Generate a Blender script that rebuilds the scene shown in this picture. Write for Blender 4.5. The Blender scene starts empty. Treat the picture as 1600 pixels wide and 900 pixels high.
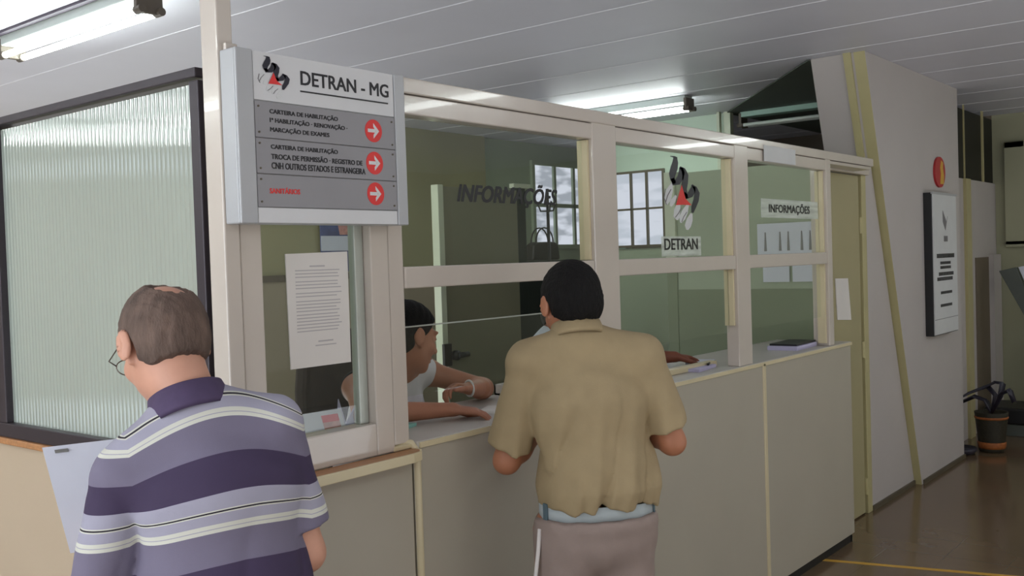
import bpy, bmesh, math, random
import numpy as np
from mathutils import Vector, Matrix
random.seed(4)
R = math.radians
scn = bpy.context.scene
COL = scn.collection

# ------------------------------------------------------------------ camera
CAM_H = 1.62; YAW, PITCH, ROLL, FPX = R(38.95), R(-1.55), R(-1.86), 1545.0
def cam_axes():
    fw = Vector((math.cos(PITCH)*math.cos(YAW), math.cos(PITCH)*math.sin(YAW), math.sin(PITCH)))
    rt = fw.cross(Vector((0, 0, 1))).normalized(); up = rt.cross(fw)
    return rt*math.cos(ROLL)+up*math.sin(ROLL), -rt*math.sin(ROLL)+up*math.cos(ROLL), -fw
cam = bpy.data.cameras.new('camera'); cam_o = bpy.data.objects.new('camera', cam); COL.objects.link(cam_o)
cam.sensor_width = 36.0; cam.lens = FPX/1600*36.0; cam.clip_start = 0.05; cam.clip_end = 100
ax = cam_axes(); M = Matrix((ax[0], ax[1], ax[2])).transposed().to_4x4(); M.translation = (0, 0, CAM_H)
cam_o.matrix_world = M; scn.camera = cam_o

# ------------------------------------------------------------------ world, lights, exposure
w = bpy.data.worlds.new('world'); scn.world = w; w.use_nodes = True
bg = w.node_tree.nodes['Background']; bg.inputs[0].default_value = (0.80, 0.88, 1.0, 1); bg.inputs[1].default_value = 1.6
scn.view_settings.view_transform = 'Standard'; scn.view_settings.look = 'None'
scn.view_settings.exposure = 0.0; scn.view_settings.gamma = 1.0; scn.view_settings.use_curve_mapping = False
def area(name, loc, direction, sx, sy, power, color):
    l = bpy.data.lights.new(name, 'AREA'); l.shape = 'RECTANGLE'; l.size = sx; l.size_y = sy; l.energy = power; l.color = color
    o = bpy.data.objects.new(name, l); COL.objects.link(o); o.location = loc
    o.rotation_euler = Vector(direction).to_track_quat('-Z', 'Y').to_euler(); return o
area('daylight_entrance', (-4.9, 2.6, 1.5), (1, 0, 0.12), 5.6, 2.2, 85, (0.90, 0.95, 1.0))
area('ceiling_fill', (-2.6, 0.5, 0.04), (0.15, 0, 1), 9.0, 3.4, 420, (0.90, 0.94, 1.0))  # added upward light on the floor to brighten the ceiling
area('ceiling_fill', (4.2, -2.6, 0.04), (0, 0.1, 1), 9.0, 2.4, 200, (0.88, 0.93, 1.0))  # second added floor light, for the ceiling further right
area('front_fill', (3.0, -4.8, 1.5), (0, 1, 0.25), 9.0, 2.0, 14, (0.98, 0.98, 1.0))  # added fill towards the partition, no opening behind it
area('back_ceiling_fill', (2.7, 6.2, 0.04), (0, 0, 1), 2.4, 4.6, 62, (0.92, 0.96, 1.0))  # added upward light for the ceiling behind the booth
TUBE = 22.0

# ------------------------------------------------------------------ materials
def mat(name, color, rough=0.5, metal=0.0, spec=0.5, noise=0.0, nscale=8.0, bump=0.0, bscale=60.0, trans=0.0, emis=None, emis_s=0.0, coat=0.0, alpha=1.0, stretch=None):
    m = bpy.data.materials.new(name); m.use_nodes = True
    nt = m.node_tree; b = nt.nodes['Principled BSDF']
    b.inputs['Base Color'].default_value = (*color, 1); b.inputs['Roughness'].default_value = rough
    b.inputs['Metallic'].default_value = metal; b.inputs['Specular IOR Level'].default_value = spec
    b.inputs['Transmission Weight'].default_value = trans; b.inputs['Coat Weight'].default_value = coat
    if emis: b.inputs['Emission Color'].default_value = (*emis, 1); b.inputs['Emission Strength'].default_value = emis_s
    tc = nt.nodes.new('ShaderNodeTexCoord'); mp = nt.nodes.new('ShaderNodeMapping'); nt.links.new(tc.outputs['Object'], mp.inputs[0])
    if stretch: mp.inputs['Scale'].default_value = stretch
    if noise:
        n = nt.nodes.new('ShaderNodeTexNoise'); n.inputs['Scale'].default_value = nscale; n.inputs['Detail'].default_value = 4
        nt.links.new(mp.outputs[0], n.inputs['Vector'])
        r = nt.nodes.new('ShaderNodeValToRGB')
        r.color_ramp.elements[0].position = 0.3; r.color_ramp.elements[1].position = 0.7
        r.color_ramp.elements[0].color = (*[c*(1-noise) for c in color], 1); r.color_ramp.elements[1].color = (*[min(1, c*(1+noise)) for c in color], 1)
        nt.links.new(n.outputs['Fac'], r.inputs[0]); nt.links.new(r.outputs[0], b.inputs['Base Color'])
    if bump:
        n2 = nt.nodes.new('ShaderNodeTexNoise'); n2.inputs['Scale'].default_value = bscale; n2.inputs['Detail'].default_value = 3
        nt.links.new(mp.outputs[0], n2.inputs['Vector'])
        bp = nt.nodes.new('ShaderNodeBump'); bp.inputs['Strength'].default_value = bump; bp.inputs['Distance'].default_value = 0.01
        nt.links.new(n2.outputs['Fac'], bp.inputs['Height']); nt.links.new(bp.outputs[0], b.inputs['Normal'])
    return m
def srgb(r, g, b):
    f = lambda c: (c/255/12.92) if c/255 <= 0.04045 else ((c/255+0.055)/1.055)**2.4
    return (f(r), f(g), f(b))
MT = {}
MT['ceiling'] = mat('ceiling_board_paint', srgb(218, 218, 226), 0.45, noise=0.03, nscale=1.5)
MT['ceiling_joint'] = mat('ceiling_joint_strip', srgb(236, 236, 240), 0.5, noise=0.03)
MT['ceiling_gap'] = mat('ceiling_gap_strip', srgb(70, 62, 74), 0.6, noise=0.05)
MT['dark_patch'] = mat('dark_green_ceiling_patch', srgb(84, 92, 84), 0.6, noise=0.05)
MT['enamel'] = mat('cream_enamel_frame_paint', srgb(204, 195, 184), 0.2, noise=0.03, nscale=5, bump=0.12, bscale=6, coat=0.3)
MT['laminate'] = mat('beige_counter_laminate', srgb(178, 172, 156), 0.42, noise=0.03, nscale=3)
MT['laminate_top'] = mat('white_counter_laminate', srgb(190, 186, 178), 0.35, noise=0.03)
MT['molding'] = mat('cream_edge_molding', srgb(214, 202, 166), 0.35, noise=0.03)
MT['wood'] = mat('brown_wood_ledge', srgb(176, 126, 84), 0.4, noise=0.18, nscale=14, stretch=(1, 8, 8))
MT['toe'] = mat('black_rubber_skirting', srgb(30, 28, 26), 0.6, noise=0.1)
MT['wall_w'] = mat('off_white_wall_paint', srgb(190, 184, 180), 0.55, noise=0.03, nscale=2, bump=0.05, bscale=90)
MT['wall_b'] = mat('beige_side_wall_paint', srgb(188, 170, 146), 0.5, noise=0.04, nscale=2)
MT['wall_olive'] = mat('olive_back_wall_paint', srgb(150, 146, 110), 0.6, noise=0.05, nscale=2)
MT['wall_green'] = mat('pale_green_wall_paint', srgb(160, 172, 148), 0.55, noise=0.04, nscale=2)
MT['wall_mint'] = mat('mint_wall_paint', srgb(200, 218, 200), 0.55, noise=0.03, nscale=2)
MT['dado'] = mat('green_dado_paint', srgb(116, 128, 100), 0.45, noise=0.05, nscale=2)
MT['dado_b'] = mat('taupe_dado_paint', srgb(150, 140, 118), 0.5, noise=0.05, nscale=2)
MT['rail'] = mat('brown_dado_rail', srgb(90, 82, 66), 0.5, noise=0.08)
MT['brown_shade'] = mat('brown_shade_paint', srgb(112, 100, 84), 0.6, noise=0.08, nscale=2)
MT['olive_far'] = mat('pale_olive_far_wall_paint', srgb(164, 164, 136), 0.6, noise=0.04, nscale=2)
MT['door'] = mat('olive_cream_door_paint', srgb(170, 162, 124), 0.4, noise=0.04, nscale=3)
MT['jamb'] = mat('olive_jamb_paint', srgb(186, 178, 132), 0.4, noise=0.04)
MT['dark_gap'] = mat('dark_door_gap', srgb(28, 26, 20), 0.7, noise=0.1)
MT['dark_frame'] = mat('dark_anodised_frame', srgb(62, 56, 62), 0.4, metal=0.3, noise=0.06)
MT['alu'] = mat('aluminium_sash', srgb(186, 192, 184), 0.3, metal=0.4, noise=0.03)
MT['dark_glass'] = mat('dark_tinted_glass', srgb(20, 20, 12), 0.5, noise=0.1, nscale=2)
MT['sign_grey'] = mat('grey_sign_frame', srgb(178, 180, 182), 0.35, metal=0.1, noise=0.02)
MT['sign_white'] = mat('white_sign_face', srgb(214, 215, 216), 0.4, noise=0.02)
MT['sign_slat'] = mat('grey_sign_slat', srgb(146, 145, 148), 0.4, noise=0.03)
MT['red'] = mat('red_vinyl', srgb(222, 50, 48), 0.4, noise=0.03)
MT['dark_red'] = mat('dark_red_plaque_paint', srgb(176, 44, 48), 0.5, noise=0.05)
MT['yellow'] = mat('yellow_vinyl', srgb(214, 166, 60), 0.4, noise=0.05)
MT['black'] = mat('black_vinyl', srgb(22, 20, 26), 0.4, noise=0.1)
MT['navy'] = mat('navy_black_vinyl', srgb(26, 24, 40), 0.35, noise=0.1)
MT['white_v'] = mat('white_vinyl', srgb(212, 214, 214), 0.45, noise=0.03)
MT['grey_line'] = mat('thin_grey_lines', srgb(120, 118, 120), 0.5, noise=0.05)
MT['faint'] = mat('faint_grey_print', srgb(186, 182, 182), 0.6, noise=0.04)
MT['paper'] = mat('white_paper', srgb(226, 222, 216), 0.6, noise=0.02)
MT['paper_b'] = mat('bluish_white_paper', srgb(214, 218, 230), 0.6, noise=0.02)
MT['lilac'] = mat('lilac_paper', srgb(190, 186, 216), 0.6, noise=0.03)
MT['teal'] = mat('teal_paper', srgb(140, 196, 186), 0.6, noise=0.03)
MT['blue_poster'] = mat('blue_poster_print', srgb(84, 92, 136), 0.5, noise=0.3, nscale=9)
MT['pinkish'] = mat('pink_print', srgb(206, 150, 140), 0.5, noise=0.2, nscale=30)
MT['green_print'] = mat('green_print', srgb(120, 150, 110), 0.5, noise=0.2, nscale=30)
MT['chair'] = mat('dark_brown_chair_fabric', srgb(58, 50, 46), 0.8, noise=0.15, nscale=30)
MT['blackp'] = mat('black_plastic', srgb(24, 24, 26), 0.4, noise=0.1)
MT['steel'] = mat('grey_steel', srgb(130, 132, 132), 0.35, metal=0.7, noise=0.05)
MT['cabinet'] = mat('dark_green_steel_cabinet', srgb(38, 48, 42), 0.4, noise=0.1, nscale=4)
MT['door_in'] = mat('grey_green_interior_door', srgb(128, 128, 106), 0.45, noise=0.04, nscale=3)
MT['door_edge'] = mat('pale_green_door_edge', srgb(196, 204, 180), 0.4, noise=0.03)
MT['bag'] = mat('black_leather_bag', srgb(26, 24, 24), 0.4, noise=0.15, bump=0.2, bscale=80)
MT['tube'] = mat('lit_fluorescent_tube', (1, 1, 1), 0.4, noise=0.0, emis=(0.93, 1.0, 0.98), emis_s=TUBE)
MT['tube_off'] = mat('unlit_fluorescent_tube', srgb(214, 222, 216), 0.3, noise=0.02)
MT['batten'] = mat('lamp_batten_paint', srgb(190, 200, 194), 0.4, noise=0.03)
MT['batten_teal'] = mat('teal_lamp_batten_paint', srgb(150, 184, 170), 0.4, noise=0.04)
MT['cap'] = mat('brown_lamp_end_cap', srgb(96, 88, 78), 0.5, noise=0.1)
MT['daywin'] = mat('bright_window_daylight', (1, 1, 1), 0.6, noise=0.0, emis=(0.80, 0.84, 1.0), emis_s=0.85)
MT['daywin2'] = mat('bright_window_roofs', (1, 1, 1), 0.6, noise=0.0, emis=(0.62, 0.66, 0.80), emis_s=0.62)
MT['skin1'] = mat('fair_skin', srgb(202, 150, 126), 0.5, noise=0.08, nscale=14)
MT['skin2'] = mat('tanned_skin', srgb(176, 118, 88), 0.5, noise=0.08, nscale=14)
MT['skin3'] = mat('warm_brown_skin', srgb(176, 120, 94), 0.5, noise=0.08, nscale=14)
MT['skin4'] = mat('dark_brown_skin', srgb(122, 66, 44), 0.5, noise=0.08, nscale=14)
MT['hair_g'] = mat('thinning_grey_brown_hair', srgb(98, 80, 70), 0.8, noise=0.4, nscale=14, bump=0.35, bscale=120, stretch=(2, 2, 0.8))
MT['hair_k'] = mat('black_hair', srgb(15, 13, 12), 0.75, spec=0.25, noise=0.3, nscale=60, bump=0.6, bscale=120, stretch=(2, 2, .5))
MT['tan'] = mat('khaki_tan_cotton', srgb(160, 142, 108), 0.85, noise=0.05, nscale=20, bump=0.1, bscale=400)
MT['trouser'] = mat('grey_taupe_trousers', srgb(150, 134, 126), 0.85, noise=0.05, nscale=14, bump=0.1, bscale=300)
MT['trouser_d'] = mat('dark_blue_trousers', srgb(44, 46, 62), 0.85, noise=0.06, nscale=14)
MT['belt'] = mat('pale_blue_grey_web_belt', srgb(170, 180, 182), 0.7, noise=0.05, nscale=40)
MT['loop'] = mat('slate_blue_belt_loop', srgb(84, 104, 112), 0.7, noise=0.05)
MT['piping'] = mat('white_trouser_piping', srgb(220, 216, 212), 0.7, noise=0.03)
MT['purple'] = mat('dark_purple_collar_knit', srgb(76, 62, 92), 0.85, noise=0.06, nscale=60)
MT['shoe'] = mat('black_shoe_leather', srgb(28, 24, 22), 0.35, noise=0.1)
MT['white_c'] = mat('white_cotton_vest', srgb(222, 222, 230), 0.8, noise=0.03, nscale=20)
MT['trim_c'] = mat('black_vest_trim', srgb(40, 42, 46), 0.8, noise=0.05)
MT['paleblue'] = mat('pale_blue_shirt', srgb(204, 212, 220), 0.8, noise=0.03, nscale=20)
MT['pink_c'] = mat('pink_collar', srgb(206, 150, 180), 0.8, noise=0.05)
MT['pot'] = mat('dark_woven_basket', srgb(42, 38, 22), 0.6, noise=0.3, nscale=60, bump=0.5, bscale=90, stretch=(1, 1, 4))
MT['orange'] = mat('orange_woven_band', srgb(150, 84, 34), 0.6, noise=0.2, nscale=50)
MT['leaf'] = mat('dark_leaf', srgb(46, 44, 56), 0.4, noise=0.2, nscale=20)
MT['kiosk'] = mat('grey_green_metal', srgb(84, 90, 84), 0.5, noise=0.06)
MT['wire'] = mat('thin_metal_spectacles', srgb(120, 116, 110), 0.25, metal=0.8, noise=0.05)
MT['white_eye'] = mat('eye_white', srgb(225, 222, 215), 0.2, noise=0.02)
MT['nail'] = mat('pale_nail_polish', srgb(232, 200, 200), 0.2, noise=0.02)

def glass_mat(name, tint, rough=0.0, haze=0.0):
    m = bpy.data.materials.new(name); m.use_nodes = True; nt = m.node_tree; nt.nodes.clear()
    out = nt.nodes.new('ShaderNodeOutputMaterial'); tr = nt.nodes.new('ShaderNodeBsdfTransparent'); tr.inputs[0].default_value = (*tint, 1)
    gl = nt.nodes.new('ShaderNodeBsdfGlossy'); gl.inputs['Roughness'].default_value = rough; gl.inputs[0].default_value = (1, 1, 1, 1)
    fr = nt.nodes.new('ShaderNodeFresnel'); fr.inputs[0].default_value = 1.5
    mu = nt.nodes.new('ShaderNodeMath'); mu.operation = 'MULTIPLY'; mu.inputs[1].default_value = 0.9; nt.links.new(fr.outputs[0], mu.inputs[0])
    mx = nt.nodes.new('ShaderNodeMixShader'); ge = nt.nodes.new('ShaderNodeNewGeometry'); iv = nt.nodes.new('ShaderNodeMath'); iv.operation = 'SUBTRACT'; iv.inputs[0].default_value = 1.0; nt.links.new(ge.outputs['Backfacing'], iv.inputs[1])
    mb_ = nt.nodes.new('ShaderNodeMath'); mb_.operation = 'MULTIPLY'; nt.links.new(mu.outputs[0], mb_.inputs[0]); nt.links.new(iv.outputs[0], mb_.inputs[1])
    nt.links.new(mb_.outputs[0], mx.inputs[0]); nt.links.new(tr.outputs[0], mx.inputs[1]); nt.links.new(gl.outputs[0], mx.inputs[2])
    df = nt.nodes.new('ShaderNodeBsdfDiffuse'); df.inputs[0].default_value = (0.75, 0.8, 0.74, 1)
    no = nt.nodes.new('ShaderNodeTexNoise'); no.inputs['Scale'].default_value = 3; mm = nt.nodes.new('ShaderNodeMath'); mm.operation = 'MULTIPLY'; mm.inputs[1].default_value = haze*2
    nt.links.new(no.outputs['Fac'], mm.inputs[0])
    m2 = nt.nodes.new('ShaderNodeMixShader'); nt.links.new(mm.outputs[0], m2.inputs[0]); nt.links.new(mx.outputs[0], m2.inputs[1]); nt.links.new(df.outputs[0], m2.inputs[2])
    nt.links.new(m2.outputs[0], out.inputs[0]); return m
MT['glass'] = glass_mat('clear_pane_glass', (0.95, 0.97, 0.94), haze=0.012)

MT['film'] = glass_mat('half_clear_white_film', (0.95, 0.97, 0.94), 0.4, haze=0.45)
def fluted_mat():
    m = mat('translucent_fluted_sheet', srgb(188, 198, 188), 0.035, noise=0.04, nscale=2, spec=1.0, coat=1.0)
    nt = m.node_tree; b = nt.nodes['Principled BSDF']; b.inputs['IOR'].default_value = 1.75; b.inputs['Coat IOR'].default_value = 1.75; out = [n for n in nt.nodes if n.type == 'OUTPUT_MATERIAL'][0]
    t = nt.nodes.new('ShaderNodeBsdfTranslucent'); t.inputs[0].default_value = (0.85, 0.92, 0.86, 1)
    mx = nt.nodes.new('ShaderNodeMixShader'); mx.inputs[0].default_value = 0.25
    nt.links.new(b.outputs[0], mx.inputs[1]); nt.links.new(t.outputs[0], mx.inputs[2]); nt.links.new(mx.outputs[0], out.inputs[0])
    return m
MT['fluted'] = fluted_mat()

def floor_mat():
    m = mat('glossy_brown_floor_tile', srgb(114, 94, 72), 0.16, noise=0.1, nscale=3, spec=0.6)
    nt = m.node_tree; b = nt.nodes['Principled BSDF']
    src = b.inputs['Base Color'].links[0].from_socket
    tc = nt.nodes.new('ShaderNodeTexCoord'); br = nt.nodes.new('ShaderNodeTexBrick'); br.offset = 0
    br.inputs['Scale'].default_value = 1; br.inputs['Brick Width'].default_value = 0.3; br.inputs['Row Height'].default_value = 0.3; br.inputs['Mortar Size'].default_value = 0.003
    br.inputs['Mortar'].default_value = (0.3, 0.3, 0.3, 1); br.inputs['Color1'].default_value = (1, 1, 1, 1); br.inputs['Color2'].default_value = (0.92, 0.9, 0.88, 1)
    nt.links.new(tc.outputs['Object'], br.inputs['Vector'])
    mx = nt.nodes.new('ShaderNodeMix'); mx.data_type = 'RGBA'; mx.blend_type = 'MULTIPLY'; mx.inputs[0].default_value = 0.2
    nt.links.new(src, mx.inputs[6]); nt.links.new(br.outputs['Color'], mx.inputs[7]); nt.links.new(mx.outputs[2], b.inputs['Base Color'])
    return m
MT['floor'] = floor_mat()

STRIPE_OFF = 0.068; STRIPE_T = 0.05
def stripe_mat():
    m = mat('striped_knit_cotton', (0.5, 0.5, 0.5), 0.85, bump=0.08, bscale=500)
    nt = m.node_tree; b = nt.nodes['Principled BSDF']
    tc = nt.nodes.new('ShaderNodeTexCoord'); sp = nt.nodes.new('ShaderNodeSeparateXYZ'); nt.links.new(tc.outputs['Object'], sp.inputs[0])
    def math_(op, a, bb):
        n = nt.nodes.new('ShaderNodeMath'); n.operation = op
        for i, v in enumerate((a, bb)):
            if isinstance(v, (int, float)): n.inputs[i].default_value = v
            else: nt.links.new(v, n.inputs[i])
        return n.outputs[0]
    v = math_('SUBTRACT', sp.outputs[2], math_('MULTIPLY', sp.outputs[0], STRIPE_T))
    up = math_('MAXIMUM', math_('SUBTRACT', sp.outputs[2], 1.15), 0.0)
    ab = math_('MINIMUM', math_('ABSOLUTE', sp.outputs[0], 0), 0.165)
    drop = math_('MULTIPLY', math_('MULTIPLY', ab, ab), math_('ADD', math_('MULTIPLY', up, 8.0), 1.0))
    v = math_('ADD', v, drop)
    v = math_('FRACT', math_('DIVIDE', math_('SUBTRACT', v, STRIPE_OFF), 0.202), 0)
    r = nt.nodes.new('ShaderNodeValToRGB'); r.color_ramp.interpolation = 'CONSTANT'
    dark = srgb(62, 50, 78); mid = srgb(116, 110, 130); light = srgb(160, 158, 174); cream = srgb(206, 206, 194); blk = srgb(40, 36, 44)
    # from the bottom of one repeat upwards: mid, cream, light, black line, cream line, light, dark
    st = [(0, mid), (0.29, cream), (0.325, light), (0.335, cream), (0.375, light), (0.47, cream), (0.482, blk), (0.498, cream), (0.508, light), (0.66, dark), (0.985, mid)]
    e = r.color_ramp.elements
    e[0].position = 0; e[0].color = (*st[0][1], 1); e[1].position = st[1][0]; e[1].color = (*st[1][1], 1)
    for p, c in st[2:]:
        q = e.new(p); q.color = (*c, 1)
    nt.links.new(v, r.inputs[0]); nt.links.new(r.outputs[0], b.inputs['Base Color'])
    return m
MT['stripe'] = stripe_mat()

# ------------------------------------------------------------------ mesh helpers
class MB:
    def __init__(s): s.v = []; s.f = []; s.mi = []; s.cur = 0
    def box(s, x0, x1, y0, y1, z0, z1):
        b = len(s.v); s.v += [(x, y, z) for z in (z0, z1) for x, y in ((x0, y0), (x1, y0), (x1, y1), (x0, y1))]
        for f in ((0, 3, 2, 1), (4, 5, 6, 7), (0, 1, 5, 4), (1, 2, 6, 5), (2, 3, 7, 6), (3, 0, 4, 7)): s.f.append(tuple(b+i for i in f)); s.mi.append(s.cur)
        return s
    def prism(s, pts, axis, a, c):
        """polygon pts (2-D) extruded along axis from a to c"""
        n = len(pts); b = len(s.v)
        def P(u, v, t): return {0: (t, u, v), 1: (u, t, v), 2: (u, v, t)}[axis]
        s.v += [P(u, v, a) for u, v in pts]+[P(u, v, c) for u, v in pts]
        s.f.append(tuple(b+i for i in range(n))[::-1]); s.f.append(tuple(b+n+i for i in range(n)))
        for i in range(n): j = (i+1) % n; s.f.append((b+i, b+j, b+n+j, b+n+i))
        s.mi += [s.cur]*(n+2); return s
    def tube(s, pts, r, n=10, caps=True):
        pts = [Vector(p) for p in pts]; rs = r if isinstance(r, (list, tuple)) else [r]*len(pts); b = len(s.v); prev = None
        for i, p in enumerate(pts):
            t = (pts[min(i+1, len(pts)-1)]-pts[max(i-1, 0)]).normalized()
            if prev is None: u = t.orthogonal().normalized()
            else: u = (prev-t*prev.dot(t)).normalized()
            prev = u; v = t.cross(u)
            for k in range(n): a = 2*math.pi*k/n; s.v.append(tuple(p+(u*math.cos(a)+v*math.sin(a))*rs[i]))
        for i in range(len(pts)-1):
            for k in range(n): s.f.append((b+i*n+k, b+i*n+(k+1) % n, b+(i+1)*n+(k+1) % n, b+(i+1)*n+k)); s.mi.append(s.cur)
        if caps:
            s.f.append(tuple(b+k for k in range(n))[::-1]); s.f.append(tuple(b+(len(pts)-1)*n+k for k in range(n))); s.mi += [s.cur]*2
        return s
    def lathe(s, prof, c=(0, 0, 0), n=24, sx=1, sy=1):
        b = len(s.v)
        for r_, z in prof:
            for k in range(n): a = 2*math.pi*k/n; s.v.append((c[0]+r_*sx*math.cos(a), c[1]+r_*sy*math.sin(a), c[2]+z))
        for i in range(len(prof)-1):
            for k in range(n): s.f.append((b+i*n+k, b+i*n+(k+1) % n, b+(i+1)*n+(k+1) % n, b+(i+1)*n+k)); s.mi.append(s.cur)
        s.f.append(tuple(b+k for k in range(n))[::-1]); s.f.append(tuple(b+(len(prof)-1)*n+k for k in range(n))); s.mi += [s.cur]*2
        return s
    def build(s, name, material, parent=None, bevel=0.0, smooth=False, loc=None):
        me = bpy.data.meshes.new(name); me.from_pydata(s.v, [], s.f)
        ms = material if isinstance(material, (list, tuple)) else [material]
        for m in ms: me.materials.append(m)
        me.polygons.foreach_set('material_index', s.mi)
        bm = bmesh.new(); bm.from_mesh(me); bmesh.ops.recalc_face_normals(bm, faces=bm.faces); bm.to_mesh(me); bm.free()
        if smooth: me.polygons.foreach_set('use_smooth', [True]*len(me.polygons))
        o = bpy.data.objects.new(name, me); COL.objects.link(o)
        if parent: o.parent = parent
        if loc: o.location = loc
        if bevel: bv = o.modifiers.new('bevel', 'BEVEL'); bv.width = bevel; bv.segments = 2; bv.limit_method = 'ANGLE'
        return o
def box(name, m, x0, x1, y0, y1, z0, z1, parent=None, bevel=0.0): return MB().box(x0, x1, y0, y1, z0, z1).build(name, m, parent, bevel)
def struct(o): o['kind'] = 'structure'; return o
def tag(o, label, cat, group=None):
    o['label'] = label; o['category'] = cat
    if group: o['group'] = group
    return o
def thing(name, label, cat, loc=(0, 0, 0), rz=0.0, group=None):
    o = bpy.data.objects.new(name, None); COL.objects.link(o); o.location = loc; o.rotation_euler = (0, 0, rz); o.empty_display_size = 0.1
    return tag(o, label, cat, group)
def rel(o, root):
    """geometry was written in world coordinates: keep it there under a root that stands elsewhere"""
    o.parent = root
    mw = Matrix.Translation(root.location) @ root.rotation_euler.to_matrix().to_4x4()
    o.matrix_parent_inverse = mw.inverted(); return o
def text(name, s, m, x0, x1, z0, z1, y, parent=None, bold=0.0, shear=0.0, depth=0.0008):
    cu = bpy.data.curves.new(name, 'FONT'); cu.body = s; cu.size = 1; cu.extrude = 0.002; cu.shear = shear; cu.resolution_u = 3
    t = bpy.data.objects.new(name, cu); COL.objects.link(t); bpy.context.view_layer.update()
    me = bpy.data.meshes.new_from_object(t.evaluated_get(bpy.context.evaluated_depsgraph_get()))
    COL.objects.unlink(t); bpy.data.objects.remove(t)
    n = len(me.vertices); co = np.zeros(n*3); me.vertices.foreach_get('co', co); co = co.reshape(-1, 3)
    mn, mx = co.min(0), co.max(0)
    out = np.empty_like(co)
    out[:, 0] = x0+(co[:, 0]-mn[0])/(mx[0]-mn[0])*(x1-x0); out[:, 2] = z0+(co[:, 1]-mn[1])/(mx[1]-mn[1])*(z1-z0)
    out[:, 1] = y-(co[:, 2]-mn[2])/(mx[2]-mn[2])*depth
    me.vertices.foreach_set('co', out.ravel())
    if bold:                                   # heavier strokes: the same outlines laid side by side and one above the other
        bm = bmesh.new(); hgt = (z1-z0)
        for dx, dz, dy in ((0, 0, 0), (0.055, 0, 1e-5), (0, 0.035, 2e-5), (0.055, 0.035, 3e-5)):
            k0 = len(bm.verts); bm.from_mesh(me); bm.verts.ensure_lookup_table()
            for v in bm.verts[k0:]: v.co.x += dx*hgt; v.co.z += dz*hgt; v.co.y -= dy
        bm.to_mesh(me); bm.free()
    me.materials.clear(); me.materials.append(m); me.name = name
    o = bpy.data.objects.new(name, me); COL.objects.link(o)
    if parent: o.parent = parent
    return o

# ================================================================== SETTING
CZ = 2.82
struct(box('floor', MT['floor'], -5, 10.2, -5, 9.2, -0.1, 0))
# ceiling boards with light joint strips every 0.61 m
mb = MB(); mb.box(-5, 10.2, -5, 9.2, CZ, CZ+0.1); mb.cur = 1
k = -11
x = 2.24+0.61*k
while x < 10:
    if abs(x-2.24) > 0.01: mb.box(x-0.004, x+0.004, -5, 9.0, CZ-0.002, CZ+0.001)
    x += 0.61
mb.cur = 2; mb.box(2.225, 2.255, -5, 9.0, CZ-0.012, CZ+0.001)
struct(mb.build('ceiling', [MT['ceiling'], MT['ceiling_joint'], MT['ceiling_gap']]))
struct(MB().prism([(6.0, 2.42), (7.69, 3.83), (9.94, 3.83), (9.94, 2.42)], 2, CZ-0.012, CZ-0.003).build('ceiling_dark_patch', MT['dark_patch']))  # darker ceiling area drawn as a thin dark green patch
# back wall: yellowish olive part with taupe dado, then green part with a window
wl = struct(box('wall_back', MT['wall_olive'], 4.3, 7.25, 6.14, 6.4, 0, CZ)); box('dado', MT['dado_b'], 4.3, 7.25, 6.13, 6.14, 0, 1.52, wl)
box('dado_rail', MT['rail'], 4.3, 7.25, 6.115, 6.14, 1.52, 1.57, wl)
struct(box('wall_side_back', MT['wall_olive'], 4.2, 4.3, 6.14, 9.0, 0, CZ)); struct(box('wall_far_back', MT['wall_b'], -5, 4.3, 9.0, 9.2, 0, CZ))
def window_grid(name, axis, a0, a1, z0, z1, plane, cols, rows, bars, glassm, glassm2, fm, inward):
    """a0..a1 along the wall; plane = wall surface coordinate; inward = sign toward the room"""
    mbf = MB(); t = 0.03*inward; ys = sorted((plane-0.02*inward, plane+t))
    def B(u0, u1, v0, v1, y0=ys[0], y1=ys[1]):
        if axis == 0: mbf.box(u0, u1, y0, y1, v0, v1)
        else: mbf.box(y0, y1, u0, u1, v0, v1)
    B(a0-bars, a1+bars, z1, z1+bars); B(a0-bars, a1+bars, z0-bars, z0); B(a0-bars, a0, z0, z1); B(a1, a1+bars, z0, z1)
    for c in range(1, cols): u = a0+(a1-a0)*c/cols; B(u-bars*0.45, u+bars*0.45, z0, z1)
    for r_ in range(1, rows): v = z0+(z1-z0)*r_/rows; B(a0, a1, v-bars*0.45, v+bars*0.45)
    fr = mbf.build(name, fm); struct(fr)
    q = MB(); y0, y1 = sorted((plane-0.015*inward, plane+0.004*inward))
    if axis == 0: q.box(a0, a1, y0, y1, z0, z1)
    else: q.box(y0, y1, a0, a1, z0, z1)
    g = q.build('window_glass', glassm, fr)
    return fr
wg = struct(MB().box(7.25, 8.02, 6.2, 6.4, 0, CZ).box(9.13, 10.2, 6.2, 6.4, 0, CZ).box(8.02, 9.13, 6.2, 6.4, 0, 1.74).box(8.02, 9.13, 6.2, 6.4, 2.64, CZ).build('wall_back_green', MT['wall_green']))
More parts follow.
